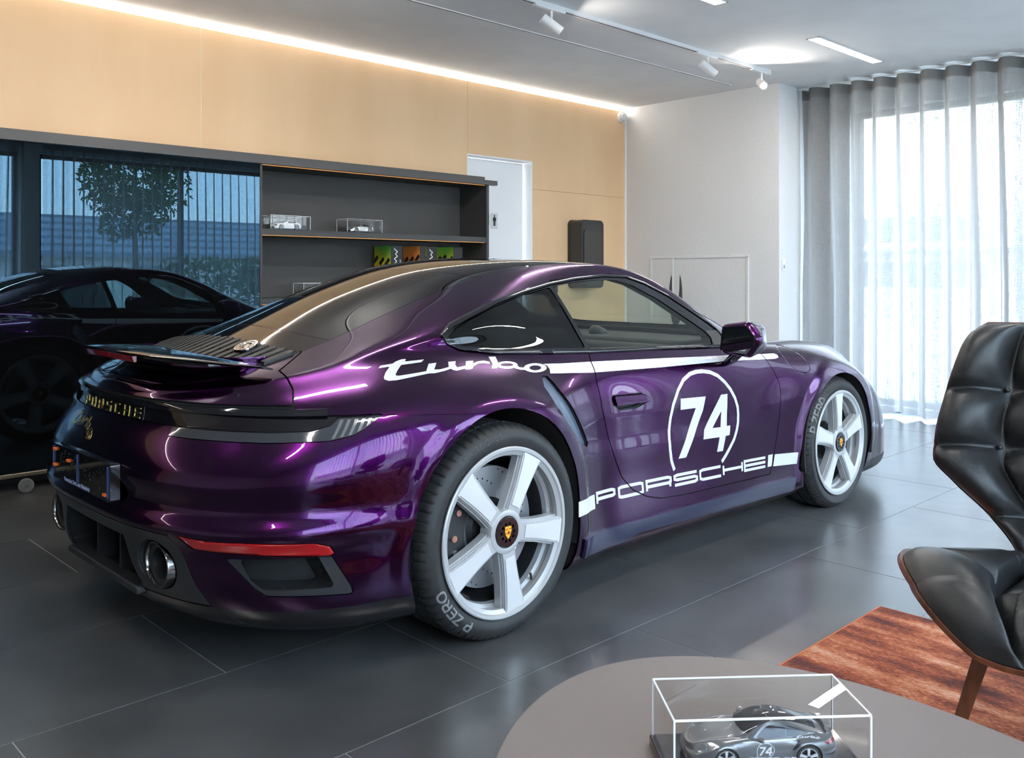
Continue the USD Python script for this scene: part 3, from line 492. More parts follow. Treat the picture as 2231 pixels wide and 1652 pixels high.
def wrap_skin(poly, view, h0, h1, step=.02, m=None):
    # thin skin: triangulate, lay both faces on the body
    m = BODY if m is None else m
    e = ext(poly, .004).refine_to_length(step); t = tm(e); V = np.array(t.vertices); f, d = VIEW[view]
    h = hits(m, f(V[:, 0], V[:, 1]), d); W = h - d*(h0+(h1-h0)*(V[:, 2]/.004))[:, None]
    t = trimesh.Trimesh(W, t.faces, process=False)
    if t.volume < 0: t.invert()
    return t
Pg = lambda *p: Polygon(p)
def mir(poly): return affinity.scale(poly, 1, -1, origin=(0, 0))
# outlines read off the side of the car (x, z)
DLO = Pg((-.08, 1.004), (-.023, 1.036), (.057, 1.062), (.236, 1.112), (.416, 1.150), (.586, 1.179), (.75, 1.199), (.945, 1.212), (1.102, 1.207), (1.209, 1.177), (1.335, 1.120), (1.45, 1.046), (1.575, .963), (1.60, .915), (1.56, .886), (1.069, .902), (.616, .914), (.404, .924), (.125, .939), (-.024, .959), (-.067, .979)).buffer(.004)
QUARTER = Pg((-.062, 1.0), (-.019, 1.025), (.044, 1.05), (.217, 1.097), (.398, 1.136), (.572, 1.164), (.607, .926), (.411, .935), (.131, .949), (-.003, .964), (-.054, .982)).buffer(-.01).buffer(.01)
DGLASS = Pg((.590, 1.166), (.74, 1.185), (.90, 1.194), (1.018, 1.190), (1.115, 1.168), (1.25, 1.105), (1.372, 1.023), (1.470, .955), (1.490, .925), (1.471, .895), (1.071, .908), (.632, .920)).buffer(-.006).buffer(.006)
DOOR = Pg((.611, .909), (.589, .873), (.571, .798), (.58, .702), (.613, .592), (.649, .499), (.694, .421), (.761, .36), (.848, .32), (.94, .297), (1.134, .284), (1.39, .278), (1.645, .271), (1.80, .268), (1.834, .363), (1.863, .472), (1.881, .583), (1.885, .686), (1.858, .755), (1.833, .798), (1.809, .837), (1.79, .90), (1.6, 1.0), (1.0, 1.22), (.60, 1.19))
HANDLE = Pg((.655, .738), (.836, .732), (.880, .716), (.884, .704), (.86, .700), (.668, .702)).buffer(-.006).buffer(.006)
HANDLE_HOLE = Pg((.648, .744), (.838, .738), (.892, .716), (.895, .700), (.80, .680), (.695, .680), (.655, .705)).buffer(-.008).buffer(.008)
INTAKE = Pg((.268, .848), (.243, .815), (.262, .75), (.30, .695), (.36, .64), (.421, .592), (.462, .572), (.474, .585), (.440, .640), (.365, .742), (.325, .797), (.300, .846)).buffer(-.006).buffer(.006)
LAMP = Pg((-.470, .793), (-.50, .782), (-.545, .756), (-.579, .741), (-.641, .729), (-.79, .725), (-1.3, .722), (-1.3, .797), (-.485, .797))
LENS = Pg((-.480, .790), (-.545, .758), (-.579, .744), (-.641, .732), (-.79, .728), (-1.3, .725), (-1.3, .752), (-.76, .753), (-.68, .757), (-.63, .770), (-.60, .790))
REFL = Pg((-.965, .455), (-.928, .449), (-.86, .451), (-.70, .443), (-.66, .430), (-.645, .410), (-.652, .405), (-.857, .420), (-.934, .422)).buffer(.002)
VENT = Pg((-.885, .402), (-.645, .402), (-.585, .300), (-.580, .278), (-.794, .290), (-.821, .312)).buffer(-.008).buffer(.008)
VENT_IN = Pg((-.856, .402), (-.68, .402), (-.632, .306), (-.80, .308), (-.83, .340)).buffer(-.01).buffer(.01)
BUMPER = Pg((-.10, .764), (-.185, .768), (-.485, .791), (-.60, .797), (-1.3, .797), (-1.3, .05), (-.10, .05))
SKIRT = Pg((.392, .178), (.70, .172), (.79, .190), (2.02, .150), (2.02, .222), (.80, .242), (.70, .246), (.405, .250)).buffer(-.004).buffer(.004)
HEADL = affinity.rotate(affinity.scale(Point(3.16, .600).buffer(1, 24), .19, .085), -32)
# outlines in plan (x, y), both halves
def plan(half): return Polygon([(x, y) for x, y in half]+[(x, -y) for x, y in half[::-1]])
WSCREEN = plan([(1.03, 0), (1.015, .30), (.985, .475), (1.15, .508), (1.30, .535), (1.45, .566), (1.60, .600), (1.70, .625), (1.775, .600), (1.86, .38), (1.90, 0)])
REARW = plan([(-.434, 0), (-.432, .20), (-.414, .34), (-.385, .466), (-.205, .452), (.006, .448), (.215, .456), (.312, .460), (.262, .385), (.214, .26), (.19, .1), (.184, 0)])
ROOFP = plan([(.190, 0), (.196, .1), (.220, .26), (.268, .385), (.316, .455), (.534, .470), (.80, .487), (.96, .485), (.992, .30), (1.008, 0)])
LIDP = plan([(-.544, 0), (-.541, .2), (-.53, .30), (-.505, .453), (-.49, .468), (-.39, .464), (-.419, .34), (-.437, .2), (-.439, 0)])
GRILLE = plan([(-.735, 0), (-.720, .25), (-.685, .40), (-.615, .476), (-.508, .466), (-.534, .30), (-.545, .2), (-.548, 0)])
LID = plan([(-.54, 0), (-.50, .47), (-.632, .554), (-.646, .633), (-.656, .676), (-.701, .755), (-.709, .766), (-1.3, .80), (-1.3, 0)])
HOOD = plan([(1.93, 0), (1.88, .45), (1.80, .66), (2.1, .63), (2.6, .60), (3.0, .55), (3.22, .42), (3.29, 0)])
DIFF = Polygon([(-.525, .452), (-.600, .245), (.600, .245), (.525, .452), (.49, .4525), (-.49, .4525)])   # (y, z)
DIFF_HOLE = Polygon([(-.255, .405), (-.325, .262), (-.24, .235), (.24, .235), (.325, .262), (.255, .405)]).buffer(-.01).buffer(.01)
EXH = [affinity.scale(Point(s*.425, .345).buffer(1, 32), .094, .076) for s in (-1, 1)]
ARCH = ((-.015, .372, .398, 0, .3554, .361, .80), (2.44, .335, .370, 2.45, .340, .343, .79))   # arch x, z, r, wheel x, z, tyre r, track y
def ring(poly, w): return poly.buffer(w).difference(poly.buffer(-w))
GAP = .0022
def arch_cut(extra, y0): 
    out = None
    for xa, za, r, *_ in ARCH:
        for s in (-1, 1):
            c = mf.Manifold.cylinder(.8, r+extra, r+extra, 96).rotate([90, 0, 0]).translate([xa, s*(y0+.4)+.4, za]); out = c if out is None else out+c
    return out
def build_body():
    R = {}
    inner, deep = oset(-.008), oset(-.010)
    P0 = O - inner - arch_cut(0, .5)
    both = lambda poly: prism_y(poly, -1.3, 1.3)
    out_only = lambda poly, y0=.45: prism_y(poly, -1.3, -y0)+prism_y(poly, y0, 1.3)
    cut = out_only(DLO) + prism_z(WSCREEN, .80, 1.5) + out_only(INTAKE, .6) + out_only(HANDLE_HOLE, .6) + both(LAMP) - prism_y(sbox(-1.4, .70, -.5, .7525), -.426, .426) \
        + out_only(REFL.buffer(.003)) + out_only(VENT)
    P0 = P0 - cut
    def part(name, region, gap):
        nonlocal P0
        R[name] = P0 ^ region; P0 = P0 - gap
    for s, n in ((-1, 'R'), (1, 'L')):
        y = (-1.3, -.45) if s < 0 else (.45, 1.3)
        part('door'+n, prism_y(DOOR.buffer(-GAP), *y), prism_y(DOOR.buffer(GAP), *y))
    fl_ = affinity.rotate(affinity.scale(Point(2.083, .793).buffer(1, 32), .092, .062), -24)
    part('flap', prism_y(fl_.buffer(-.001), -1.3, -.5), prism_y(fl_.buffer(.001), -1.3, -.5))
    for n, poly in (('rear_window', REARW), ('roof_panel', ROOFP), ('lid_panel', LIDP)): part(n, prism_z(poly.buffer(-.0015), .85, 1.5), prism_z(poly.buffer(.0005), .85, 1.5))
    part('grille', prism_z(GRILLE.buffer(-.001), .85, 1.2), prism_z(GRILLE.buffer(.001), .85, 1.2))
    part('hood', prism_z(HOOD.buffer(-GAP), .5, 1.2), prism_z(HOOD.buffer(GAP), .5, 1.2))
    part('lid', prism_z(LID.buffer(-.003), .826, 1.2), prism_z(LID.buffer(.003), .821, 1.2))
    part('strip', prism_z(LID.buffer(.003), .797, .8175), prism_z(LID.buffer(.003), .790, .826))
    rear = P0 ^ both(BUMPER); P0 = P0 - both(BUMPER.buffer(.0012))
    dz = prism_x(DIFF, -1.3, -.5); hole = prism_x(DIFF_HOLE, -1.3, -.5)+prism_x(EXH[0], -1.3, -.5)+prism_x(EXH[1], -1.3, -.5)
    R['diffuser'] = (rear ^ dz) - hole; rear = rear - prism_x(DIFF.buffer(.004), -1.3, -.5)
    lipz = mf.Manifold.cube([1.2, 2.4, .30]).translate([-1.4, -1.2, -.06])    # z < .24
    R['lip'] = rear ^ lipz; R['rear'] = rear - lipz
    fz = mf.Manifold.cube([1.6, 2.4, .25]).translate([2.62, -1.2, -.06])
    R['front_lip'] = P0 ^ fz; P0 = P0 - fz
    hl = out_only(HEADL.buffer(.002), .40); R['headlight'] = (oset(.002)-oset(-.006)) ^ out_only(HEADL, .40); P0 = P0 - hl
    R['shell'] = P0
    # black inner structure, hollow cabin
    cav = oset(-.045) ^ man(box(-.45, 1.85, -1, 1, .36, 1.4))
    N = deep - cav - arch_cut(.016, .48)
    N = N - out_only(unary_union([DGLASS, QUARTER])) - prism_z(WSCREEN.buffer(-.012), .93, 1.5) - prism_z(WSCREEN.buffer(-.05), .80, 1.5)
    N = N - (out_only(INTAKE.buffer(-.004), .6) - oset(-.075)) - (out_only(VENT_IN) - oset(-.09)) - (out_only(HANDLE_HOLE.buffer(-.004), .6) - oset(-.03))
    N = N - (hole - man(box(-.80, 0, -1, 1, 0, 1)))
    R['inner'] = N
    shin = oset(-.003)-oset(-.0075)
    R['glassR'] = shin ^ prism_y(DGLASS.buffer(.012).intersection(DLO.buffer(-.012)), -1.3, -.45); R['glassL'] = shin ^ prism_y(DGLASS.buffer(.012).intersection(DLO.buffer(-.012)), .45, 1.3)
    R['quartR'] = shin ^ prism_y(QUARTER.buffer(.008), -1.3, -.45); R['quartL'] = shin ^ prism_y(QUARTER.buffer(.008), .45, 1.3)
    R['wscreen'] = (oset(-.0005)-oset(-.0055)) ^ prism_z(WSCREEN.buffer(-.002), .80, 1.5)
    # black window surround (gloss) with a thin raised outer moulding
    trim = DLO.buffer(-.002).difference(unary_union([DGLASS, QUARTER]))
    ts = oset(.0005)-oset(-.008)
    R['trimR'] = ts ^ prism_y(trim, -1.3, -.45); R['trimL'] = ts ^ prism_y(trim, .45, 1.3)
    ms = oset(.005)-oset(-.004); mo = DLO.buffer(.002).difference(DLO.buffer(-.008))
    R['mouldR'] = ms ^ prism_y(mo, -1.3, -.45); R['mouldL'] = ms ^ prism_y(mo, .45, 1.3)
    sk = oset(.013)-oset(-.006); R['skirtR'] = sk ^ prism_y(SKIRT, -1.3, -.45); R['skirtL'] = sk ^ prism_y(SKIRT, .45, 1.3)
    ls = oset(.003)-oset(-.0095)
    lensy = man(box(-1.4, 0, -1.2, -.428, 0, 1)), man(box(-1.4, 0, .428, 1.2, 0, 1))
    lp = both(LENS)
    R['lensR'], R['lensL'] = (ls ^ lp) ^ lensy[0], (ls ^ lp) ^ lensy[1]
    bar = LAMP.buffer(-.0015).difference(LENS.buffer(.002)).intersection(sbox(-1.4, .755, -.5, .7955))
    R['bar'] = ((oset(-.004)-oset(-.0098)) ^ both(bar)) - man(box(-1.4, 0, -.26, .26, 0, 1)); R['bar_mid'] = (oset(-.002)-oset(-.0098)) ^ man(box(-1.4, -.8, -.26, .26, .7545, .7955))
    R['strip'] = (oset(.006)-oset(-.009)) ^ prism_z(LID.buffer(.10), .7985, .8165) ^ man(box(-1.4, -.545, -1, 1, 0, 1))
    rs = oset(.002)-oset(-.009); R['reflR'], R['reflL'] = rs ^ prism_y(REFL, -1.3, -.45), rs ^ prism_y(REFL, .45, 1.3)
    vs = oset(.0)-oset(-.03); vf = VENT.buffer(-.003).difference(VENT_IN); R['ventR'], R['ventL'] = vs ^ prism_y(vf, -1.3, -.45), vs ^ prism_y(vf, .45, 1.3)
    return R
BP = build_body()

# ---------------------------------------------------------------- wheels
def wheel(parent, side, wx, wz, ytrack, rt, width, rr, a0, crest=True, detail=True):
    """side -1 right, +1 left. Built with the axis along +h (outward), radial plane (u right as seen from outside, z up)."""
    def place(m):
        m = tm(m).copy(); V = np.array(m.vertices); u, zz, h = V[:, 0].copy(), V[:, 1].copy(), V[:, 2].copy()
        # seen from outside: right side looks along +y with +x to the right; left side has -x to the right
        m.vertices = np.stack([wx-side*u*1.0, side*(ytrack+h), wz+zz], 1)
        if m.volume < 0: m.invert()
        return m
    hw = width/2
    w = UsdGeom.Xform.Define(stage, path_of(parent)+'/'+numbered(path_of(parent), 'wheel')).GetPrim()
    prof = [(rr-.012, hw-.016), (rr+.004, hw-.008), (rr+.012, hw-.004), (rr+.026, hw+.001), (rr+.040, hw), (rt-.022, hw-.010), (rt-.012, hw-.019), (rt-.004, hw-.033), (rt-.001, hw-.05)]
    for c in (.30, .06, -.18):
        b = hw*c*2 if False else c*width
        prof += [(rt, b+.008), (rt, b+.0045), (rt-.007, b+.004), (rt-.007, b-.004), (rt, b-.0045), (rt, b-.008)]
    prof += [(rt-.001, -hw+.04), (rt-.010, -hw+.016), (rt-.03, -hw+.004), (rr+.02, -hw), (rr-.012, -hw+.015), (rr-.012, hw-.016)]
    n = 432 if detail else 96
    t = lathe(prof, n); V = np.array(t.vertices).reshape(n, len(prof), 3)
    if detail:
        for i in range(n):
            if i % 6 in (0,):
                for j, (r, h) in enumerate(prof):
                    if r > rt-.016 and abs(h) > hw*.45: V[i, j, :2] *= (r-.005)/r
        t = trimesh.Trimesh(V.reshape(-1, 3), t.faces, process=False)
    obj('tyre', place(t), M['rubber'], w, 40)
    # rim: barrel, ring, five spokes, hub
    barrel = lathe([(rr-.004, hw-.012), (rr, hw-.006), (rr, hw-.001), (rr-.004, hw+.002), (rr-.013, hw+.001), (rr-.017, hw-.004), (rr-.018, hw-.02), (rr-.026, hw-.05), (rr-.038, hw-.056), (rr-.041, hw-.075), (rr-.030, hw-.075), (rr-.014, hw-.03), (rr-.004, hw-.012)], 144)
    inner_b = lathe([(rr-.041, hw-.075), (rr-.044, hw-.11), (rr-.038, -hw+.04), (rr-.012, -hw+.012), (rr-.004, -hw+.012), (rr-.030, -hw+.05), (rr-.030, hw-.075), (rr-.041, hw-.075)], 96)
    obj('inner_barrel', place(inner_b), M['satin_dark'], w, 35)
    obj('rim_barrel', place(barrel), M['rim'], w, 35)
    R1 = rr-.012
    hub_r = .066 if rr > .28 else .064
    def spoke_poly(gr, r0=hub_r-.01, r1=R1):
        pts = [(r0, .033), (.095, .0315), (.15, .0345), (.205, .0405), (r1-.012, .048), (r1, .058)]
        q = [(r, y+gr) for r, y in pts]; return Polygon(q+[(r, -y) for r, y in q[::-1]])
    rim = None
    ringm = man(lathe([(rr-.030, hw-.030), (rr-.010, hw-.030), (rr-.010, hw-.004), (rr-.016, hw-.004), (rr-.030, hw-.012), (rr-.030, hw-.030)], 144))
    sp = []
    for k in range(5):
        a = math.degrees(a0)+72*k
        top = ext(spoke_poly(-.0035), .010).translate([0, 0, -.010]); bot = ext(spoke_poly(.006), .030).translate([0, 0, -.044])
        s_ = mf.Manifold.batch_hull([top, top]) if False else (top + ext(spoke_poly(.0), .012).translate([0, 0, -.018]) + bot)
        sp.append(s_.rotate([0, 0, a]).translate([0, 0, hw-.006]))
    hubm = man(lathe([(0, hw-.052), (hub_r+.012, hw-.052), (hub_r+.012, hw-.014), (hub_r+.006, hw-.005), (hub_r-.004, hw-.002), (hub_r-.012, hw-.004), (hub_r-.015, hw-.012), (0, hw-.012)], 72))
    rim = mf.Manifold.batch_boolean([ringm, hubm]+sp, mf.OpType.Add)
    obj('rim_star', place(rim), M['rim'], w, 35)
    for k in range(5):
        q = spoke_poly(-.0105, hub_r+.022, R1-.006).buffer(-.004).buffer(.004)
        obj('spoke_face', place(ext(q, .0035).rotate([0, 0, math.degrees(a0)+72*k]).translate([0, 0, hw-.0065])), M['rim_face'], w, 30)
    # centre lock
    nut = w
    body = man(lathe([(0, hw-.02), (hub_r-.013, hw-.02), (hub_r-.013, hw-.006), (hub_r-.017, hw+.001), (0, hw+.001)], 60))
    if detail:
        for k in range(10):
            a = 2*math.pi*k/10; body = body - mf.Manifold.cylinder(.02, .0055, .0055, 16).translate([.029*math.cos(a), .029*math.sin(a), hw-.008])
    obj('centre_lock', place(body), M['gloss_black'], nut, 30)
    if crest:
        sh = Polygon([(-.014, .019), (-.008, .021), (0, .0195), (.008, .021), (.014, .019), (.0145, .004), (.010, -.010), (0, -.021), (-.010, -.010), (-.0145, .004)])
        obj('crest', place(ext(sh, .003).translate([0, 0, hw])), M['crest'], nut, 30)
        red = unary_union([sbox(-.012, .010, -.004, .0135), sbox(.004, .010, .012, .0135), sbox(.003, -.008, .009, -.0045), sbox(.003, -.002, .011, .001), sbox(-.010, -.004, -.004, -.001)])
        obj('crest_bars', place(ext(red, .0008).translate([0, 0, hw+.003])), M['crest_red'], nut, False); obj('crest_horse', place(ext(Polygon([(-.002, .004), (.003, .005), (.002, -.004), (-.003, -.003)]), .0010).translate([0, 0, hw+.003])), M['print_black'], nut, False)
    if not detail: return w
    # brake disc and caliper
    rd = .205 if rr > .28 else .21
    d = ext(Point(0, 0).buffer(rd, 48).difference(Point(0, 0).buffer(.10, 32)), .034)
    holes = [mf.Manifold.cylinder(.02, .0035, .0035, 8).translate([q*math.cos(a), q*math.sin(a), .02]) for k in range(24) for q, a in ((.155+.020*(k % 3)/1.0, 2*math.pi*k/24), (.145+.022*((k+1) % 3), 2*math.pi*(k+.5)/24))]
    d = d - mf.Manifold.batch_boolean(holes, mf.OpType.Add)
    br = w
    obj('brake_disc', place(d.translate([0, 0, hw-.135])), M['disc'], br, 30); obj('brake_bell', place(man(lathe([(0, hw-.14), (.10, hw-.14), (.10, hw-.10), (.085, hw-.085), (0, hw-.085)], 48))), M['satin_black'], br, 30)
    for nm, a, span, mm in (('caliper', 172, 62, 'gloss_black'),):
        arc = [(q*math.cos(math.radians(b)), q*math.sin(math.radians(b))) for q, bs in ((rd+.022, np.linspace(a-span/2, a+span/2, 20)), (rd-.068, np.linspace(a+span/2, a-span/2, 20))) for b in bs]
        obj(nm, place(ext(Polygon(arc).buffer(-.012).buffer(.012), .06).translate([0, 0, hw-.125])), M['satin_black'], br, 30)
        for b in (a-span*.30, a+span*.12, a+span*.36): obj('brake_bolt', place(mf.Manifold.cylinder(.012, .011, .011, 12).translate([(rd-.02)*math.cos(math.radians(b)), (rd-.02)*math.sin(math.radians(b)), hw-.068])), M['chrome'], br, 30)
    for a in (28, -42):
        c, s_ = math.cos(math.radians(a)), math.sin(math.radians(a))
        obj('hub_bracket', place(man(rbox(.112*c-.03, .112*c+.03, .112*s_-.03, .112*s_+.03, hw-.15, hw-.075, .012))), M['gloss_black'], br, 30); obj('brake_bolt', place(mf.Manifold.cylinder(.02, .012, .012, 12).translate([.118*c, .118*s_, hw-.08])), M['chrome'], br, 30)
    a = math.radians(-52); vs = cyl(((rr-.028)*math.cos(a), (rr-.028)*math.sin(a), hw-.045), ((rr-.062)*math.cos(a), (rr-.062)*math.sin(a), hw-.028), .0045, 10)
    obj('valve', place(vs), M['satin_dark'], w, 30)
    # raised lettering on the sidewall
    if side < 0:
        for txt, hgt, amid in (("P ZERO", .032, -138 if rr > .28 else 146), ("315/30 ZR21" if rr > .28 else "255/35 ZR20", .018, 112)):
            tt = meshkit.text_mesh(txt, hgt, .0012, bold=hgt > .02); tt = trimesh.Trimesh(*trimesh.remesh.subdivide_to_size(tt.vertices, tt.faces, .006), process=False); V = np.array(tt.vertices); wd = V[:, 0].max()
            rm = rr+.020 if hgt > .02 else rr+.030
            ang = math.radians(amid)-(V[:, 0]-wd/2)*1.25/rm; rad = rm+V[:, 1]
            V = np.stack([rad*np.cos(ang), rad*np.sin(ang), np.interp(rad, [rr+.012, rr+.026, rr+.04, rt-.022, rt-.012], [hw-.004, hw+.001, hw, hw-.010, hw-.019])+V[:, 2]-.0002], 1)
            obj('tyre_lettering', place(trimesh.Trimesh(V, tt.faces, process=False)), M['tyre_print' if hgt > .02 else 'tyre_print_dim'], w, False)
    return w
# ---------------------------------------------------------------- foil lettering on the sides (x, z)
RING_PTS = [(1.046, .396), (1.026, .436), (1.015, .487), (1.012, .53), (1.015, .565), (1.027, .616), (1.05, .671), (1.09, .726), (1.137, .765), (1.192, .786), (1.24, .792), (1.288, .791), (1.343, .783), (1.395, .764), (1.442, .732), (1.48, .698), (1.514, .655), (1.534, .612), (1.537, .577), (1.532, .542), (1.519, .509), (1.495, .468), (1.46, .432), (1.43, .405), (1.398, .381)]
NUM_RING = LineString(RING_PTS).buffer(.0085, cap_style='flat')
N7 = Pg((1.103, .689), (1.287, .682), (1.263, .623), (1.130, .437), (1.076, .439), (1.211, .639), (1.100, .642))
N4 = Polygon([(1.406, .679), (1.456, .678), (1.452, .632), (1.441, .536), (1.469, .535), (1.460, .493), (1.429, .493), (1.407, .428), (1.362, .430), (1.382, .493), (1.258, .498), (1.267, .539)], [[(1.405, .607), (1.393, .536), (1.330, .539)]])
def turbo_poly():
    g_ = Polygon(TURBO[0], [TURBO[1], TURBO[2]]); return unary_union([g_, Polygon(TURBO[3]).buffer(0)])
def letters_wide():
    X = [.516, .647, .664, .830, .845, 1.022, 1.036, 1.210, 1.223, 1.392, 1.402, 1.565, 1.574, 1.762]; t = .0062
    out = []
    S = {'P': [[(0, 0), (0, 1), (.86, 1), (1, .9), (1, .52), (.9, .42), (0, .42)]], 'O': [[(.1, 0), (.9, 0), (1, .1), (1, .9), (.9, 1), (.1, 1), (0, .9), (0, .1), (.1, 0)]],
         'R': [[(0, 0), (0, 1), (.88, 1), (1, .9), (1, .55), (.9, .42), (0, .42)], [(.86, .42), (.97, .32), (.97, 0)]], 'S': [[(1, 1), (.12, 1), (0, .9), (0, .62), (.1, .52), (.9, .52), (1, .42), (1, .12), (.9, 0), (0, 0)]],
         'C': [[(1, 1), (.12, 1), (0, .88), (0, .12), (.12, 0), (1, 0)]], 'H': [[(0, 0), (0, 1)], [(1, 0), (1, 1)], [(0, .5), (1, .5)]], 'E': [[(1, 1), (0, 1), (0, 0), (1, 0)], [(0, .5), (1, .5)]]}
    for i, ch in enumerate('PORSCHE'):
        x0, x1 = X[2*i]+t, X[2*i+1]-t
        zb = lambda x: np.interp(x, [.50, 1.77], [.345, .303]); ht = lambda x: np.interp(x, [.5, 1.77], [.050, .055])
        for st_ in S[ch]:
            out.append(LineString([(x0+(x1-x0)*a, zb(x0+(x1-x0)*a)+t+(ht(x0)-2*t)*b) for a, b in st_]).buffer(t, join_style='mitre', cap_style='flat'))
    return unary_union(out)
STRIPE = Polygon([(.322, .885), (.43, .880), (.59, .876), (1.024, .862), (1.484, .846), (1.93, .830), (1.952, .822), (1.945, .810), (1.907, .806), (1.46, .822), (.994, .827), (.564, .837), (.325, .852), (.338, .866), (.338, .878)])
BARS = [Pg((.373, .389), (.505, .388), (.503, .336), (.370, .335)), Pg((1.782, .359), (1.820, .359), (1.812, .303), (1.776, .304)), Pg((1.838, .356), (2.03, .342), (2.03, .284), (1.826, .300))]
def side_foils(view, m=None):
    L = view == 'L'
    flip = lambda g_, x0, x1: affinity.scale(g_, -1, 1, origin=((x0+x1)/2, 0)) if L else g_
    ringm = affinity.scale(NUM_RING, -1, 1, origin=(1.275, 0)) if L else NUM_RING
    return {'turbo_script': flip(turbo_poly(), -.384, .33), 'upper_stripe': STRIPE, 'number_ring': ringm, 'number_digit': flip(unary_union([N7, N4]), 1.076, 1.469), 'wide_letter': flip(letters_wide(), .516, 1.762), 'lower_stripe': unary_union(BARS)}
GAPLINE = DOOR.exterior.buffer(.0028)
# ---------------------------------------------------------------- the purple car
def make_car():
    c = thing('sports_car', 'glossy dark purple metallic coupe with white number 74 and foil lettering on its flank', 'car')
    pt = lambda n, k, m, sm=30, par=c, lab=None: obj(n, BP[k], M[m], par, sm, lab)
    pt('body_shell', 'shell', 'paint')
    for n in 'RL':
        d = pt('door', 'door'+n, 'paint'); v = n; s = -1 if n == 'R' else 1
        obj('door_handle', wrap(HANDLE, v, -.010, .010), M['paint'], d)
        pt('door_window', 'glass'+n, 'glass_side', 30, d)
    for n in 'RL': pt('quarter_window', 'quart'+n, 'glass_dark'); pt('window_surround', 'trim'+n, 'gloss_black'); pt('window_moulding', 'mould'+n, 'gloss_black')
    pt('windscreen', 'wscreen', 'glass_side'); pt('rear_window', 'rear_window', 'black_glass'); pt('roof_panel', 'roof_panel', 'black_glass')
    pt('front_lid', 'hood', 'paint'); pt('fuel_flap', 'flap', 'paint')
    lid = pt('engine_lid', 'lid', 'paint'); pt('lid_panel', 'lid_panel', 'black_glass', 30, lid)
    g_ = pt('engine_grille', 'grille', 'matt_black')
    for k in range(21):
        y = -.45+.045*k; x0 = np.interp(abs(y), [0, .3, .45], [-.553, -.540, -.520])
        xe = np.interp(abs(y), [0, .25, .40, .476], [-.73, -.715, -.68, -.61]); sl_ = Polygon([(x0, y-.002), (x0-.012, y+.013), (xe, y+.013), (xe, y-.013), (x0-.012, y-.013)])
        t = wrap(sl_, 'T', -.004, .0095, .04); obj('slat', t, M['satin_black'], g_, 20)
    bd = Point(-.592, -.262); eb = thing_child(c, 'heritage_badge', 'round silver and black badge on the engine grille')
    obj('disc', wrap(bd.buffer(.040, 24), 'T', .004, .016, .02), M['gloss_black'], eb); obj('ring', wrap(bd.buffer(.040, 24).difference(bd.buffer(.034, 24)), 'T', .014, .019, .02), M['chrome'], eb)
    obj('inner_ring', wrap(bd.buffer(.027, 24).difference(bd.buffer(.022, 24)), 'T', .014, .0185, .02), M['chrome'], eb)
    tick = unary_union([affinity.rotate(sbox(-.592+.029, -.262-.0022, -.592+.033, -.262+.0022), a, origin=(-.592, -.262)) for a in range(0, 360, 18)]+[affinity.rotate(sbox(-.604, -.266, -.580, -.258), 20)])
    obj('badge_print', wrap(tick, 'T', .014, .018, 0), M['chrome'], eb, False)
    rb = pt('rear_bumper', 'rear', 'paint'); pt('diffuser', 'diffuser', 'satin_dark'); pt('rear_lip', 'lip', 'gloss_black'); pt('front_lip', 'front_lip', 'satin_black')
    pt('inner_structure', 'inner', 'interior')
    pt('headlight', 'headlight', 'lamp_clear')
    for n in 'RL': pt('side_skirt', 'skirt'+n, 'skirt')
    for n in 'RL':
        s = -1 if n == 'R' else 1
        l_ = pt('tail_light', 'lens'+n, 'lamp_dark')
        for q in range(6):
            x = -.64+.022*q
            rib = Pg((x, .735+.0022*q), (x+.009, .737+.0024*q), (x+.050-.002*q, .786), (x+.040-.002*q, .786)).intersection(LENS.buffer(-.002))
            if not rib.is_empty and rib.geom_type == 'Polygon': obj('lens_rib', wrap(rib, n, .0005, .0045, .02), M['lamp_clear'], l_, 30)
        pt('rear_reflector', 'refl'+n, 'red_lens'); v_ = pt('vent_frame', 'vent'+n, 'satin_dark')
    [obj('light_bar', q, M['bar_lens'], c) for q in BP['bar'].decompose()]; pt('badge_panel', 'bar_mid', 'gloss_black'); pt('light_bar_strip', 'strip', 'gloss_black')
    for n in 'RL':
        bl = wrap(INTAKE.buffer(-.006), n, -.034, -.014, .02); obj('intake_blade', bl, M['blade'], c, 30)
    # badge letters across the tail
    LT = {'P': [[(0, 0), (0, 1), (1, 1), (1, .45), (0, .45)]], 'O': [[(0, 0), (1, 0), (1, 1), (0, 1), (0, 0)]], 'R': [[(0, 0), (0, 1), (1, 1), (1, .45), (0, .45)], [(.55, .45), (1, 0)]], 'S': [[(1, 1), (0, 1), (0, .52), (1, .52), (1, 0), (0, 0)]],
          'C': [[(1, 1), (0, 1), (0, 0), (1, 0)]], 'H': [[(0, 0), (0, 1)], [(1, 0), (1, 1)], [(0, .5), (1, .5)]], 'E': [[(1, 1), (0, 1), (0, 0), (1, 0)], [(0, .5), (1, .5)]]}
    for i, ch in enumerate('PORSCHE'):
        yc = .222-.074*i; w_, h_ = .036, .029
        gl = unary_union([LineString([(yc+w_/2-w_*a, .7605+h_*b) for a, b in st_]).buffer(.0023, cap_style='square', join_style='mitre') for st_ in LT[ch]])
        obj('badge_letter', wrap(gl, 'B', -.003, .0006, .02), M['gold'], c, False)
    ts = affinity.affine_transform(turbo_poly(), [-.205, 0, 0, 1.0, .205, 0]); b_ = ts.bounds
    tsc = affinity.translate(affinity.scale(turbo_poly(), -.225/.714, .052/.057, origin=(0, 0)), 0, 0); b_ = tsc.bounds
    tsc = affinity.rotate(affinity.translate(tsc, .155-(b_[0]+b_[2])/2, .703-(b_[1]+b_[3])/2), 0)
    obj('script_badge', wrap(tsc, 'B', -.002, .0014, .02), M['gold'], c, False)
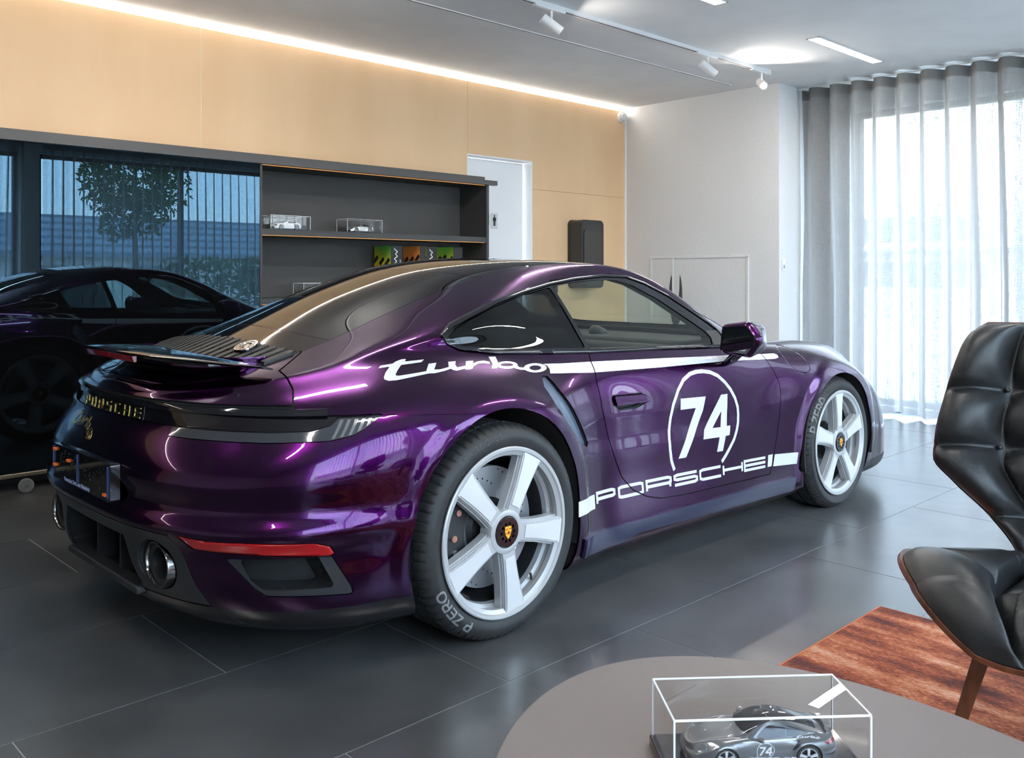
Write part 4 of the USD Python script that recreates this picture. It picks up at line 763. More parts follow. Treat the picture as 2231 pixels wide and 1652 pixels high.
    f50 = meshkit.text_mesh('50', .020, .0014, bold=True); V = np.array(f50.vertices); hh = hits(BODY, np.stack([0*V[:, 0]-4, .075-V[:, 0]*1.3, .662+V[:, 1]], 1), np.array([1., 0, 0])); hh[:, 0] -= V[:, 2]
    f50 = trimesh.Trimesh(hh, f50.faces[:, ::-1], process=False); obj('number_badge', f50, M['gold'], c, False)
    # number plate carrier
    pc = thing_child(c, 'plate_carrier', 'empty black number plate carrier with orange clips')
    yp0, yp1, zp0, zp1, xp = -.262, .262, .510, .628, -1.047
    slab = lambda poly, d0, d1: prism_x(poly, xp-d1, xp-d0)
    obj('tray', slab(sbox(yp0, zp0, yp1, zp1).buffer(-.008).buffer(.008), -.030, 0), M['gloss_black'], pc)
    M['rib'] = P('blue_black_rib', (.03, .05, .14), .15)
    for y in (.255, .022, -.245): obj('rib', slab(sbox(y-.003, zp0+.012, y+.003, zp1-.008), 0, .004), M['rib'], pc)
    for y, z in ((.238, .610), (.238, .556), (.105, .588), (-.222, .530)): obj('clip', slab(sbox(y-.014, z-.004, y+.010, z+.004), 0, .007), M['orange'], pc, False)
    rg = np.random.default_rng(3); dots = [sbox(y-w/2, z-h/2, y+w/2, z+h/2) for y, z, w, h in zip(rg.uniform(-.21, .20, 90), rg.uniform(.54, .615, 90), rg.uniform(.004, .010, 90), rg.uniform(.003, .007, 90)) if abs(y-.022) > .02]
    obj('perforation', slab(unary_union(dots), -.001, .0006), M['matt_black'], pc, False, kind='stuff')
    tx = meshkit.text_mesh('Porsche Zentrum Bielefeld', .0125, .0008); V = np.array(tx.vertices); k_ = .235/V[:, 0].max()
    obj('dealer_print', trimesh.Trimesh(np.stack([xp-V[:, 2], .150-V[:, 0]*k_, .5145+V[:, 1]], 1), tx.faces, process=False), M['plate_text'], pc, False)
    # exhaust, diffuser fins
    for s in (-1, 1):
        e = lathe([(.075, .0), (.078, -.006), (.078, -.12), (.070, -.12), (.066, -.05), (.064, -.012), (.069, -.001), (.075, 0)], 56); e.apply_scale([1.14, .90, 1]); e.apply_transform(np.array([[0, 0, -1, -.974], [1, 0, 0, s*.425], [0, 1, 0, .343], [0, 0, 0, 1.]]))
        e.fix_normals(); ex = obj('exhaust_tip', e, M['steel'], c, 35)
        ir = lathe([(.064, -.012), (.052, -.016), (.048, -.05), (.05, -.15), (0, -.15)], 48); ir.apply_scale([1.14, .90, 1]); ir.apply_transform(np.array([[0, 0, -1, -.974], [1, 0, 0, s*.425], [0, 1, 0, .343], [0, 0, 0, 1.]])); obj('inner_pipe', ir, M['satin_black'], ex, 35)
    for y in (-.10, .10): obj('diffuser_fin', box(-.955, -.80, y-.005, y+.005, .225, .40), M['satin_black'], c, False)
    obj('diffuser_bar', man(rbox(-.985, -.93, -.31, .31, .222, .248, .01)), M['satin_dark'], c)
    # spoiler: raised pedestal, blade, brake light
    sp = thing_child(c, 'rear_spoiler')
    ths = np.linspace(0, 2*np.pi, 121)[:-1]
    rings = []
    for z, ax, ay in ((.80, .228, .56), (.866, .228, .565), (.876, .222, .56), (.883, .205, .54), (.890, .180, .505), (.902, .160, .47), (.922, .150, .44), (.940, .155, .43), (.952, .165, .43), (.962, .17, .43)):
        cx_ = np.sign(np.cos(ths))*abs(np.cos(ths))**.75; cy_ = np.sign(np.sin(ths))*abs(np.sin(ths))**.75
        rings.append(np.stack([-.70+np.where(cx_ < 0, ax, .06)*cx_+.20*(abs(ay*cy_)/.64)**2.2*(cx_ < 2), ay*cy_, z-.03*(abs(ay*cy_)/.64)**1.6+0*cx_], 1))
    RR = np.array(rings); RR2 = CubicSpline(np.arange(len(RR)), RR, axis=0)(np.linspace(0, len(RR)-1, 50))
    pm = grid_mesh(RR2, closed_v=True); pm.invert() if pm.volume < 0 else None
    obj('pedestal', pm, M['paint'], sp, True)
    ys = np.linspace(-1, 1, 97); sec = []
    xt = lambda s: -.995+.290*abs(s)**2.4; zt = lambda s: .975-.046*abs(s)**1.6
    for s in ys:
        ch = .205*(1-.80*abs(s)**3.5); th = .012*(1-.55*abs(s)**4)
        a = np.linspace(0, 1, 12); up = np.stack([xt(s)+ch*a, zt(s)-.010*a+th*np.sqrt(np.clip(1-(2*a-1)**4, 0, 1))*.5], 1); lo = np.stack([xt(s)+ch*a, zt(s)-.010*a-th*np.sqrt(np.clip(1-(2*a-1)**4, 0, 1))*.8], 1)[::-1]
        q = np.vstack([up, lo[1:-1]]); sec.append(np.stack([q[:, 0], 0*q[:, 0]+s*.575, q[:, 1]], 1))
    bm = grid_mesh(np.array(sec), closed_v=True); nq = len(sec[0])
    V = np.vstack([bm.vertices, sec[0].mean(0)[None], sec[-1].mean(0)[None]]); F = list(bm.faces)+[[len(V)-2, (j+1) % nq, j] for j in range(nq)]+[[len(V)-1, len(bm.vertices)-nq+j, len(bm.vertices)-nq+(j+1) % nq] for j in range(nq)]
    bm = trimesh.Trimesh(V, np.array(F), process=False); bm.fix_normals(); obj('blade', bm, M['gloss_black'], sp, 40)
    def under(y0, y1, za, zb, dx0, dx1):
        yy = np.linspace(y0, y1, 25); s = yy/.575; ring4 = np.stack([np.stack([xt(s)+dx0, yy, zt(s)+za], 1), np.stack([xt(s)+dx1, yy, zt(s)+za], 1), np.stack([xt(s)+dx1, yy, zt(s)+zb], 1), np.stack([xt(s)+dx0+.006, yy, zt(s)+zb], 1)], 1)
        m = grid_mesh(ring4, closed_v=True); V = m.vertices; k = len(V); F = list(m.faces)+[[0, 2, 1], [0, 3, 2], [k-4, k-3, k-2], [k-4, k-2, k-1]]; m = trimesh.Trimesh(V, np.array(F), process=False); m.fix_normals(); return m
    obj('blade_holder', under(-.44, .44, -.004, -.017, .024, .07), M['gloss_black'], sp, 30); obj('brake_light', under(-.215, .215, -.011, -.030, .006, .02), M['dark_red_lens'], sp, 30, 'dark red high brake light')
    # door mirrors
    for s in (-1, 1):
        mr = thing_child(c, 'door_mirror')
        pts = [(1.402, .890, .890, .026), (1.402, .900, .972, .026), (1.402, 1.00, .982, .030), (1.405, 1.035, .935, .034), (1.402, 1.005, .880, .026), (1.47, .905, .900, .035), (1.47, .915, .968, .035), (1.49, .985, .958, .045), (1.495, .99, .910, .042), (1.535, .94, .930, .036)]
        hull = mf.Manifold.batch_hull([mf.Manifold.sphere(r, 24).translate([x, s*y, z]) for x, y, z, r in pts])
        sm_ = trimesh.smoothing.filter_taubin(tm(hull.refine_to_length(.008)), iterations=40); obj('housing', sm_, M['paint'], mr, True)
        gpoly = Polygon([(s*.886, .880), (s*.892, .980), (s*1.008, .992), (s*1.050, .945), (s*1.045, .915), (s*1.008, .872)]).buffer(-.018).buffer(.018, 8)
        obj('mirror_frame', prism_x(gpoly.buffer(.002), 1.372, 1.385), M['gloss_black'], mr); obj('mirror_glass', prism_x(gpoly.buffer(-.010), 1.370, 1.374), P('dark_mirror', (.22, .22, .24), .02, metallic=1.0) if s < 0 else UsdShade.Material.Get(stage, '/World/Looks/dark_mirror'), mr, False)
        obj('mirror_foot', mf.Manifold.batch_hull([mf.Manifold.sphere(.022, 16).translate([1.45, s*.93, .872]), mf.Manifold.sphere(.018, 16).translate([1.50, s*.90, .868]), mf.Manifold.sphere(.014, 16).translate([1.47, s*.845, .815]), mf.Manifold.sphere(.014, 16).translate([1.53, s*.845, .82])]), M['gloss_black'], mr)
        obj('mirror_triangle', wrap(Pg((1.475, .955), (1.492, .925), (1.48, .893), (1.575, .890), (1.585, .955)), 'R' if s < 0 else 'L', -.010, .001, .03), M['satin_black'], mr)
    # foils
    for v in 'RL':
        for n, poly in side_foils(v).items():
            q_ = poly.difference(GAPLINE).buffer(0)
            for g1 in getattr(q_, 'geoms', [q_]): obj(n, wrap_skin(g1, v, -.0015, .0012, .018), M['decal'], c, 30)
    # wheels
    for i, (xa, za, ra, wx, wz, rt, yt) in enumerate(ARCH):
        for s in (-1, 1):
            width = .305 if i == 0 else .255
            wheel(c, s, wx, wz, yt-(.012 if i == 0 else .0), rt, width, (.2845, .272)[i], math.radians((62.6, 91.8)[i]), True, True)
            ln = ext(Point(xa, za).buffer(ra+.014, 64).difference(Point(xa, za).buffer(ra+.003, 64)), .44)
            ln = tm(ln); ln.apply_transform(TR.rotation_matrix(np.pi/2, [1, 0, 0])); ln.apply_translation([0, (.92 if s > 0 else -.48), 0]); obj('wheel_liner', man(ln) - man(box(-2, 5, -2, 2, -1, .24)), M['matt_black'], c, 40)
    # cabin
    cbn = thing_child(c, 'cabin')
    dash = rbox(1.32, 1.86, -.70, .70, .62, .885, .05); obj('dashboard', dash + rbox(1.42, 1.92, -.62, .62, .80, .905, .03), M['interior'], cbn)
    obj('clock_pod', mf.Manifold.batch_hull([mf.Manifold.sphere(.036, 24).translate([1.56, 0, .915]), mf.Manifold.sphere(.030, 24).translate([1.62, 0, .90])]), M['satin_black'], cbn)
    t = np.linspace(0, 2*np.pi, 49); ring_ = np.stack([1.20-.06*np.sin(t)*1.0, .37+.18*np.cos(t), .83+.17*np.sin(t)], 1); obj('steering_wheel', tube(ring_, .016, 10), M['interior'], cbn)
    obj('steering_column', cyl((1.20, .37, .83), (1.40, .37, .80), .05), M['interior'], cbn)
    obj('rear_view_mirror', rbox(1.10, 1.145, -.125, .125, 1.115, 1.175, .02), M['interior'], cbn); obj('mirror_stalk', cyl((1.14, 0, 1.16), (1.20, 0, 1.20), .02), M['interior'], cbn)
    for s in (-1, 1):
        obj('seat', rbox(.45, .98, s*.37-.25, s*.37+.25, .36, .52, .06) + mf.Manifold.batch_hull([mf.Manifold.sphere(.07, 24).translate([x, s*.37+y, z]) for x, y, z in ((.50, -.19, .50), (.50, .19, .50), (.28, -.17, .92), (.28, .17, .92), (.22, -.09, 1.06), (.22, .09, 1.06))]), M['interior'], cbn)
    return c
def thing_child(parent, name, label=None):
    pp = path_of(parent); return data(UsdGeom.Xform.Define(stage, pp+'/'+numbered(pp, name)).GetPrim(), label=label)
CAR = make_car()
# ---------------------------------------------------------------- model cars (same coupe in small), built once as meshes
def model_parts():
    D = {}; b = man(LOWB); L = lambda d: offset(LOWB, d)
    cutw = arch_cut(0, .55)
    D['body'] = b - cutw
    o = L(.012) - L(-.03)
    win = unary_union([DGLASS, QUARTER])
    D['side_glass'] = o ^ (prism_y(win, -1.3, -.45)+prism_y(win, .45, 1.3)); D['windscreen'] = o ^ prism_z(WSCREEN, .8, 1.5)
    D['rear_glass'] = o ^ (prism_z(REARW, .9, 1.5)); D['roof_glass'] = o ^ prism_z(ROOFP, .9, 1.5)
    fo = L(.010)-L(-.02)
    D['tail_lamp'] = fo ^ prism_y(LAMP.buffer(-.003), -1.3, 1.3); D['front_lamp'] = fo ^ (prism_y(HEADL, -1.3, -.4)+prism_y(HEADL, .4, 1.3))
    D['front_intake'] = fo ^ prism_x(Polygon([(-.70, .16), (-.60, .33), (.60, .33), (.70, .16)]), 3.0, 3.7)
    D['side_intake'] = fo ^ (prism_y(INTAKE, -1.3, -.6)+prism_y(INTAKE, .6, 1.3))
    D['diffuser'] = fo ^ prism_x(DIFF, -1.3, -.6)
    return D
MP = model_parts()
def model_car(name, label, cat, loc, rotz, scale, body_mat, rim_mat, foils=False, trim='gloss_black', group=None, spoiler=True):
    c = thing(name, label, cat, loc, rotz, group, scale=scale)
    for k, m in MP.items():
        mt = {'body': body_mat, 'front_lamp': M['lamp_clear'], 'tail_lamp': M['dark_red_lens'], 'diffuser': M['satin_black']}.get(k, M[trim])
        obj(k, m, mt, c, 30)
    if spoiler:
        ys = np.linspace(-.575, .575, 33); sec = []
        for y in ys:
            s = abs(y)/.575; x = -.955+.285*s**2.4; z = 1.02-.046*s**1.6; ch = .205*(1-.8*s**3.5)
            sec.append(np.array([[x, y, z+.012], [x+ch, y, z+.004], [x+ch, y, z-.012], [x, y, z-.016]]))
        m = grid_mesh(np.array(sec), closed_v=True); obj('spoiler_blade', m, body_mat, c, 30); obj('spoiler_foot', man(rbox(-.90, -.72, -.42, .42, .84, 1.01, .03)), body_mat, c)
    for s in (-1, 1): obj('door_mirror', mf.Manifold.batch_hull([mf.Manifold.sphere(r, 12).translate([x, s*y, z]) for x, y, z, r in ((1.41, .87, .93, .05), (1.42, 1.02, .93, .06), (1.54, .93, .93, .04), (1.48, .83, .85, .02))]), body_mat, c)
    for i, (xa, za, ra, wx, wz, rt, yt) in enumerate(ARCH):
        for s in (-1, 1):
            w = wheel(c, s, wx, wz, yt-.01, rt, .30 if i == 0 else .25, (.2845, .272)[i], math.radians(90), False, False)
            obj('well', xf(man_cyl(ra-.004, .10), (xa, s*.64, za)), M['matt_black'], w)
    if foils:
        for v in ('L', 'R'):
            for n, poly in side_foils(v).items():
                for g1 in getattr(poly, 'geoms', [poly]): obj(n, wrap_skin(g1, v, .001, .008, .03, LOWB), M['decal'], c, 30)
    return c
def man_cyl(r, h):
    m = tm(mf.Manifold.cylinder(h, r, r, 40, True)).copy(); m.apply_transform(TR.rotation_matrix(np.pi/2, [1, 0, 0])); return m
def acrylic_case(name, label, loc, rotz, lx, ly, z0, z1, base_m, group=None):
    c = thing(name, label, 'display case', loc, rotz, group)
    if base_m is not None: obj('base', man(rbox(-lx/2-.006, lx/2+.006, -ly/2-.006, ly/2+.006, 0, z0, .004, 3)), base_m, c)
    t = .0016
    for b in ((-lx/2, lx/2, -ly/2, -ly/2+t, z0, z1), (-lx/2, lx/2, ly/2-t, ly/2, z0, z1), (-lx/2, -lx/2+t, -ly/2+t, ly/2-t, z0, z1), (lx/2-t, lx/2, -ly/2+t, ly/2-t, z0, z1)): obj('pane', box(*b), M['acrylic'], c, False)
    obj('lid', box(-lx/2, lx/2, -ly/2, ly/2, z1, z1+t), M['acrylic'], c, False)
    e = .0014
    ed = [box(-lx/2-e*.2, lx/2+e*.2, s*ly/2-e, s*ly/2+e, z1-e+t/2, z1+e+t/2) for s in (-1, 1)]+[box(s*lx/2-e, s*lx/2+e, -ly/2, ly/2, z1-e+t/2, z1+e+t/2) for s in (-1, 1)]+[box(a*lx/2-e, a*lx/2+e, b*ly/2-e, b*ly/2+e, z0, z1) for a in (-1, 1) for b in (-1, 1)]
    obj('glued_edge', cat_(*ed), M['acrylic_edge'], c, False)
    return c
# table with the grey model in its case
TBX, TBY, TBZ = -.910, -2.657, .385
tb = thing('oval_table', 'low oval table with matt taupe top in the foreground', 'table', (TBX, TBY, 0), -.44364)
el = affinity.scale(Point(0, 0).buffer(1, 64), .542, .850)
top = ext(el.buffer(-.002), .003).translate([0, 0, TBZ-.003]) + ext(el, .012).translate([0, 0, TBZ-.015]) + ext(el.buffer(-.004), .004).translate([0, 0, TBZ-.019])
obj('tabletop', top, M['table'], tb, 30); obj('pedestal', lathe([(0, .03), (.045, .03), (.045, TBZ-.02), (0, TBZ-.02)], 48), M['satin_black'], tb); obj('foot', lathe([(0, .0135), (.26, .0135), (.26, .024), (.05, .034), (0, .034)], 64), M['satin_black'], tb)
CC = np.array([-.730, -2.295]); ang = math.atan2(.647, -.762)
acrylic_case('display_case', 'clear acrylic case with black base on the oval table', (CC[0], CC[1], TBZ), ang, .322, .149, .018, .115, M['gloss_black'])
R2 = np.array([[math.cos(ang), -math.sin(ang)], [math.sin(ang), math.cos(ang)]]); lc = CC-R2@np.array([1.22/18, 0])
M['model_grey'] = P('model_grey_metallic', (.13, .13, .133), .3, metallic=.7, coat_weight=1.0, coat_roughness=.02)
model_car('model_car', 'dark grey scale model coupe with number 74 inside the case on the table', 'model car', (lc[0], lc[1], TBZ+.018), ang, 1/18, M['model_grey'], M['rim'], True)
# models on the shelf
M['model_white'] = P('model_white', (.75, .75, .74), .25, coat_weight=.8); M['model_silver'] = P('model_silver', (.55, .55, .55), .25, metallic=.8)
for i, (x, z, bm, lab, clab) in enumerate([(1.215, 1.530, M['model_white'], 'white scale model car on the upper shelf, left of the two', 'clear case around the white model car on the upper shelf'), (1.845, 1.530, M['model_silver'], 'silver scale model car on the upper shelf, right of the two', 'clear case around the silver model car on the upper shelf'), (1.475, 1.055, M['model_silver'], 'silver scale model car on the lower shelf above the purple roof', 'clear case on the lower shelf, half hidden by the purple car')]):
    acrylic_case('display_case', clab, (x, 2.56, z), 0, .315, .14, .006, .100, M['satin_black'])
    model_car('model_car', lab, 'model car', (x+1.22/20, 2.56, z+.006), math.pi, 1/20, bm, M['rim'], False)
# books on the lower shelf
def cover(name, bottom, topc): 
    return mat(name, {"g": ("geometry", {}), "s": ("separate_xyz", {}), "mr": ("map_range", {"from_min": 1.08, "from_max": 1.44, "clamp": True}), "n": ("noise_texture", {"scale": 6.0}), "a": ("math", {"math_type": "multiply_add", "value2": .5, "value3": -.25}), "ad": ("math", {"math_type": "add"}), "r": ("rgb_ramp", {"ramp": [(0, bottom), (.55, bottom), (1, topc)]}), "p": ("principled_bsdf", {"roughness": .35})},
               [("g.position", "s.vector"), ("s.z", "mr.value"), ("g.position", "n.vector"), ("n.fac", "a.value1"), ("a.value", "ad.value1"), ("mr.result", "ad.value2"), ("ad.value", "r.fac"), ("r.color", "p.base_color")])
for i, (x, w, h, cm, lab, script) in enumerate([(2.094, .112, .388, cover('book_cover_green', (.75, .52, .02), (.05, .42, .06)), 'thick book with yellow and green striped side, leftmost of the four', True), (2.378, .058, .390, cover('book_cover_orange', (.75, .16, .05), (.80, .30, .06)), 'book with bright orange striped side among the books on the shelf', False),
        (2.446, .108, .388, cover('book_cover_yellow', (.72, .55, .02), (.30, .45, .03)), 'thick book with black spine and white script right of the orange one', True), (2.727, .10, .390, cover('book_cover_lime', (.60, .55, .02), (.12, .55, .08)), 'book with lime green striped side, rightmost of the four', False)]):
    b = thing('book', lab, 'book', (x, 2.50, 1.055))
    obj('cover', box(0, .004, .003, .22, 0, h), cm, b, False); obj('spine', man(rbox(0.0005, w, 0, .012, 0, h, .003, 3)), M['print_black'], b); obj('block', box(.004, w-.004, .012, .216, .003, h-.003), P('book_paper_%d' % i, (.6, .58, .52), .8), b, False); obj('back_cover', box(w-.004, w, .003, .22, 0, h), cm, b, False)
    r = np.random.default_rng(i); ov = []
    for q in range(9):
        yc, zc = .04+.075*(q % 3)+r.uniform(-.012, .012), .05+.115*(q//3)+r.uniform(-.02, .02); e = affinity.rotate(sbox(yc-.030, zc-.009, yc+.030, zc+.009).buffer(.006), -42)
        ov.append(tm(prism_x(e.intersection(sbox(.006, .006, .216, h-.006)), -.0008, .0)))
    obj('printed_shapes', cat_(*ov), M['print_black'], b, False)
    if script:
        z = np.linspace(.19, .365, 60); ln = LineString(np.stack([w*.42+.010*np.sin(z*170)+.006*np.sin(z*63), z], 1)).buffer(.0032)
        obj('spine_script', prism_y(ln, -.0008, .0), M['print_white'], b, False); obj('spine_line', prism_y(sbox(w*.78-.002, .19, w*.78+.002, .28), -.0006, .0), M['print_white'], b, False)
# rug
rg_ = thing('rug', 'rust red patterned rug with orange bound edge under the lounge chair', 'rug', (0, 0, 0))
obj('pile', man(rbox(-1.15, 1.165, -3.75, -1.683, .0005, .013, .005, 3)), M['rug'], rg_); obj('binding', cat_(rbox(-1.158, 1.173, -1.685, -1.675, .0005, .0105, .004, 3), rbox(1.163, 1.173, -3.75, -1.675, .0005, .0105, .004, 3)), M['rug_edge'], rg_)
# lounge chair: moulded shell with tufted leather pads (local: x forward, y left)
def outline_fn(pts):
    a = np.array(pts, float); f = CubicSpline(a[:, 0], a[:, 1]); return lambda t: f(t)
def pad(mapper, hw, t0, t1, seams_t, seams_u, thick, nt=120, nu=120, pinch=False):
    T = np.linspace(t0, t1, nt); U = np.linspace(-1, 1, nu); front = np.empty((nt, nu, 3)); back = np.empty((nt, nu, 3))
    for i, t in enumerate(T):
        w = hw(t)
        for j, u in enumerate(U):
            d = 1.0; 
            for s in seams_t: d = min(d, 1-math.exp(-((t-s)/.012)**2)*.55)
            pin = 1.0
            for s in seams_u: d = min(d, 1-math.exp(-(((u-s)*w)/.014)**2)*.85)
            rim = (1-abs(u)**6)*(1-abs((2*(t-t0)/(t1-t0)-1))**14)
            q = 0.0
            bump = 1.0
            ts = sorted([t0]+list(seams_t)+[t1]); us = sorted([-1]+list(seams_u)+[1])
            for a, b in zip(ts[:-1], ts[1:]):
                if a <= t <= b: bump *= math.sin(math.pi*min(max((t-a)/(b-a), 0), 1))**.5 if b > a else 1
            for a, b in zip(us[:-1], us[1:]):
                if a <= u <= b: bump *= math.sin(math.pi*min(max((u-a)/(b-a), 0), 1))**.5
            if pinch:
                for s in seams_t:
                    for q_ in seams_u: pin = min(pin, 1-.85*math.exp(-(((t-s)/.035)**2+((u-q_)*w/.040)**2)))
            edge = 1.0 if abs(u) < max(seams_u) else .55
            h = thick*(.16+.84*(1-(1-bump)*edge))*pin*d**.5*max(rim, 0)**.5
            p, n = mapper(t, u*w); front[i, j] = p+n*h; back[i, j] = p-n*.002
    m = grid_mesh(np.concatenate([front, back[:, ::-1]], 1), closed_v=True); 
    if m.volume < 0: m.invert()
    return m
def shell(mapper, hw, t0, t1, thick, nt=60, nu=40, grow=.008):
    T = np.linspace(t0, t1, nt); U = np.linspace(-1, 1, nu); A = np.empty((nt, nu, 3)); B = np.empty((nt, nu, 3))
    for i, t in enumerate(T):
        for j, u in enumerate(U): p, n = mapper(t, u*(hw(t)+grow)); A[i, j] = p-n*.003; B[i, j] = p-n*(.003+thick)
    m = grid_mesh(np.concatenate([A, B[:, ::-1]], 1), closed_v=True); k = 2*nu; V = m.vertices; F = list(m.faces)
    for r0, sgn in ((0, 1), ((nt-1)*k, -1)):
        for j in range(nu-1): 
            q = [r0+j, r0+j+1, r0+k-2-j, r0+k-1-j]; F += [[q[0], q[1], q[2]], [q[0], q[2], q[3]]] if sgn > 0 else [[q[0], q[2], q[1]], [q[0], q[3], q[2]]]
    m = trimesh.Trimesh(V, np.array(F), process=False); m.fix_normals(); return m
def surf_map(path, curl):
    # path(t) -> (x, z) centre line; curl(t, y) lifts the sides along the normal
    def f(t, y):
        e = 1e-3; x, z = path(t); x1, z1 = path(t+e); d = np.array([x1-x, z1-z]); d /= np.linalg.norm(d); n = np.array([-d[1], d[0]]) 
        c = curl(t, y); s = (curl(t, y+e)-c)/e
        nn = np.array([n[0], -s, n[1]]); nn /= np.linalg.norm(nn)
        return np.array([x+n[0]*c, y, z+n[1]*c]), nn
    return f
CH_LOC, CH_ROT = (.50, -2.48, .0135), math.atan2(-.20, -.98)
def lounge_chair(label, loc, rot):
    c = thing('lounge_chair', label, 'armchair', loc, rot)
    # seat: t runs from the rear (-.26) to the front (.36)
    sp = lambda t: (-t, .335+.03*math.cos((t-.05)*4)+.05*max(t-.20, 0)*0+(-.25*max(t-.26, 0)**1.3)+.16*max(-t-.10, 0)**1.2)
    spath = lambda t: (t, .345+.35*max(-t-.12, 0)**1.3-.30*max(t-.24, 0)**1.2)
    scurl = lambda t, y: .95*max(abs(y)-.13, 0)**1.55
    shw = outline_fn([(-.26, .19), (-.15, .27), (0, .37), (.10, .395), (.22, .355), (.30, .28), (.36, .19)])
    flip = lambda fn: (lambda t, y: (lambda pn: (pn[0], pn[1] if pn[1][2] > 0 else -pn[1]))(fn(t, y)))
    sm = flip(surf_map(spath, scurl))
    obj('seat_shell', shell(sm, shw, -.26, .36, .012), M['walnut'], c, 40)
    obj('seat_pad', pad(sm, shw, -.255, .355, (.02,), (-.52, .52), .105), M['leather'], c, True)
    # back: t is height along the back
    bpath = lambda t: (-.22-.30*(t-.33)-.10*max(.45-t, 0), t)
    bcurl = lambda t, y: .55*abs(y)**1.8*(1 if t > .3 else 1)
    def bm(t, y):
        p, n = surf_map(bpath, bcurl)(t, y); n = n if n[0] > 0 else -n
        p = np.array([bpath(t)[0]+bcurl(t, y), y, t]); return p, n
    a_ = np.array([(.30, .125), (.36, .14), (.43, .165), (.52, .235), (.60, .32), (.67, .375), (.74, .372), (.85, .352), (.96, .325), (1.02, .30), (1.06, .25)]); bf = PchipInterpolator(a_[:, 0], a_[:, 1]); bhw = lambda t: float(bf(t))
    obj('back_shell', shell(bm, bhw, .30, 1.06, .012), M['walnut'], c, 40)
    obj('back_pad', pad(bm, bhw, .302, 1.055, (.515, .70, .86), (-.56, .56), .100, pinch=True), M['leather'], c, True)
    for t in (.70, .86):
        for u in (-.56, .56):
            p, n = bm(t, u*bhw(t)); obj('button', xf(tm(mf.Manifold.sphere(.008, 12)), p+n*.016), M['leather'], c)
    for y in (-.235, .235):
        for x, lean in ((.10, .05), (-.22, -.09)):
            s = 1 if y > 0 else -1
            leg = mf.Manifold.batch_hull([mf.Manifold.cube([.036, .026, .004], True).translate([x+lean, y+s*.045, .002]), mf.Manifold.cube([.060, .040, .01], True).translate([x, y*.80, .335])]); obj('leg', leg, M['walnut'], c, 30)
    for x in (.10, -.22): obj('cross_bar', man(rbox(x-.03, x+.03, -.20, .20, .300, .345, .012)), M['walnut'], c)
    return c
lounge_chair('black tufted leather lounge chair with walnut shell at the right edge, on the rug', CH_LOC, CH_ROT)
lounge_chair('second black leather lounge chair outside the view, seen only mirrored in the purple bumper', (-.15, -3.45, .0135), math.radians(110))
# ---------------------------------------------------------------- outside the windows
struct('ground', cat_(box(6.35, 60, -60, 60, -.25, -.05), box(-60, 6.35, -60, YR-.35, -.25, -.05)), M['paving'])
hs = thing('building', 'low grey roofed building beyond the window, seen mirrored in the black glass', 'building', (4, -25, -.05))
obj('wall', box(-16, 20, -6, 0, 0, 2.0), M['render_wall'], hs, False); rf = Polygon([(.5, 1.9), (.5, 2.0), (-3, 3.55), (-6.5, 2.0), (-6.5, 1.9)])
obj('roof', prism_x(rf, -16.5, 20.5), M['roof_tile'], hs, False)
for k in range(8): obj('window', box(-13+4*k, -11.4+4*k, -.02, .03, .7, 1.6), M['dark_window'], hs, False)
fb = thing('building', 'pale building with long window bands across the street behind the far curtain', 'building', (26, 0, -.05))
obj('wall', box(0, 8, -26, 26, 0, 3.4), M['render_wall'], fb, False)
for z in (.9, 2.3): 
    for k in range(10): obj('window', box(-.03, .02, -24+5*k, -20.2+5*k, z, z+.75), M['dark_window'], fb, False)
obj('canopy', box(-1.2, .1, -26, 26, 1.95, 2.05), M['dark_window'], fb, False)
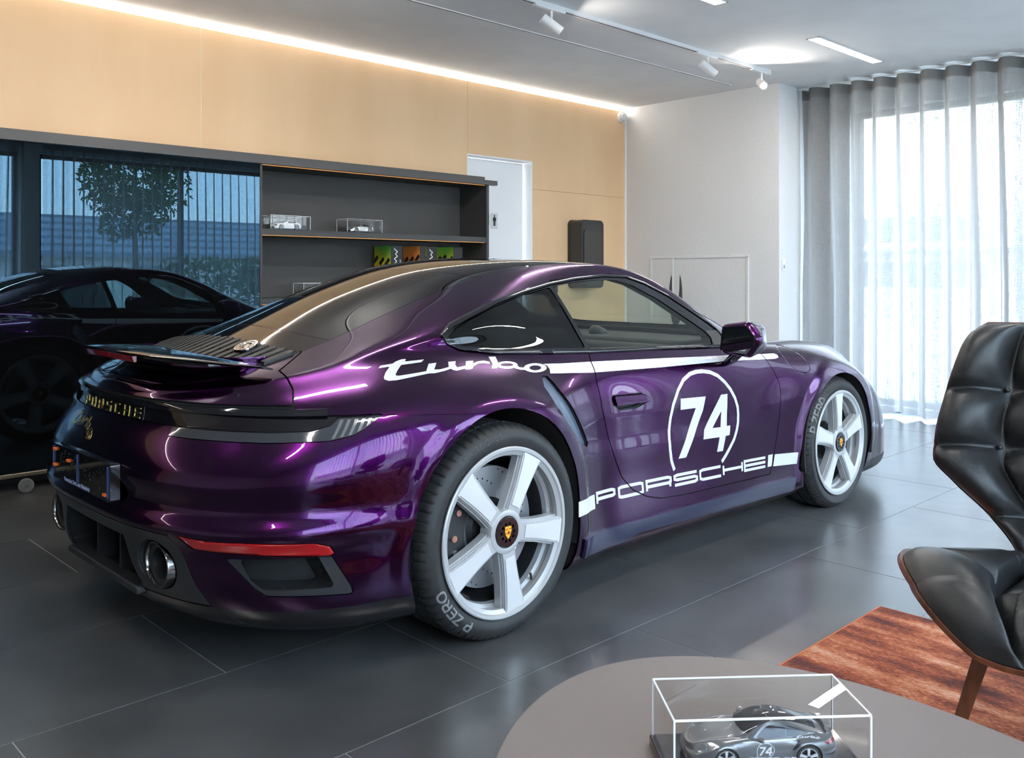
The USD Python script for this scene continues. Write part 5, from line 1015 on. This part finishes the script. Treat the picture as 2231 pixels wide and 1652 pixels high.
def tree(label, x, y, z0, zc, rx, rz, n, seed, trunk=.09):
    t = thing('tree', label, 'tree', (x, y, -.05)); r = np.random.default_rng(seed)
    obj('trunk', tube([(0, 0, 0), (.05, 0, z0*.5), (0, .05, z0), (.05, 0, zc)], np.array([trunk, trunk*.8, trunk*.6, trunk*.25]), 10), M['bark'], t)
    d = r.normal(size=(n, 3)); d /= np.linalg.norm(d, axis=1)[:, None]; p = d*r.uniform(.35, 1.0, (n, 1))**.6*np.array([rx, rx, rz])*(.8+.4*meshkit.noise(d*2.5, seed)[:, None])+np.array([0, 0, zc])
    a = r.normal(size=(n, 3)); a /= np.linalg.norm(a, axis=1)[:, None]; b = np.cross(a, r.normal(size=(n, 3))); b /= np.linalg.norm(b, axis=1)[:, None]; s = r.uniform(.05, .11, (n, 1))
    V = np.stack([p-a*s, p+b*s*.5, p+a*s, p-b*s*.5], 1).reshape(-1, 3); k = np.arange(n)[:, None]*4
    obj('foliage', trimesh.Trimesh(V, np.concatenate([k+[0, 1, 2], k+[0, 2, 3]]), process=False), M['leaf'], t, False, kind='stuff')
tree('dense tree outside the window, seen mirrored in the black glass', 6.6, -14, 2.2, 4.2, 1.25, 2.1, 6000, 1)
hg = thing('hedge', 'green hedge outside, seen mirrored low in the right part of the black glass', 'hedge', (12, -13, -.05))
r = np.random.default_rng(9); n = 9000; p = np.stack([r.uniform(-5, 8, n), r.uniform(-.6, .6, n), r.uniform(0, 1, n)**.8*1.7], 1); a = r.normal(size=(n, 3)); a /= np.linalg.norm(a, axis=1)[:, None]; b = np.cross(a, r.normal(size=(n, 3))); b /= np.linalg.norm(b, axis=1)[:, None]; s = r.uniform(.05, .10, (n, 1))
V = np.stack([p-a*s, p+b*s*.5, p+a*s, p-b*s*.5], 1).reshape(-1, 3); k = np.arange(n)[:, None]*4
obj('foliage', trimesh.Trimesh(V, np.concatenate([k+[0, 1, 2], k+[0, 2, 3]]), process=False), M['leaf'], hg, False, kind='stuff'); obj('stems', cat_(*[cyl((x, 0, 0), (x, 0, 1.2), .03, 6) for x in np.linspace(-4.6, 7.6, 14)]), M['bark'], hg)
model_car('parked_car', 'silver car parked outside behind the far sheer curtain', 'car', (12.5, -2.2, -.05), math.radians(90), 1.0, M['model_silver'], M['rim'], False, spoiler=False)
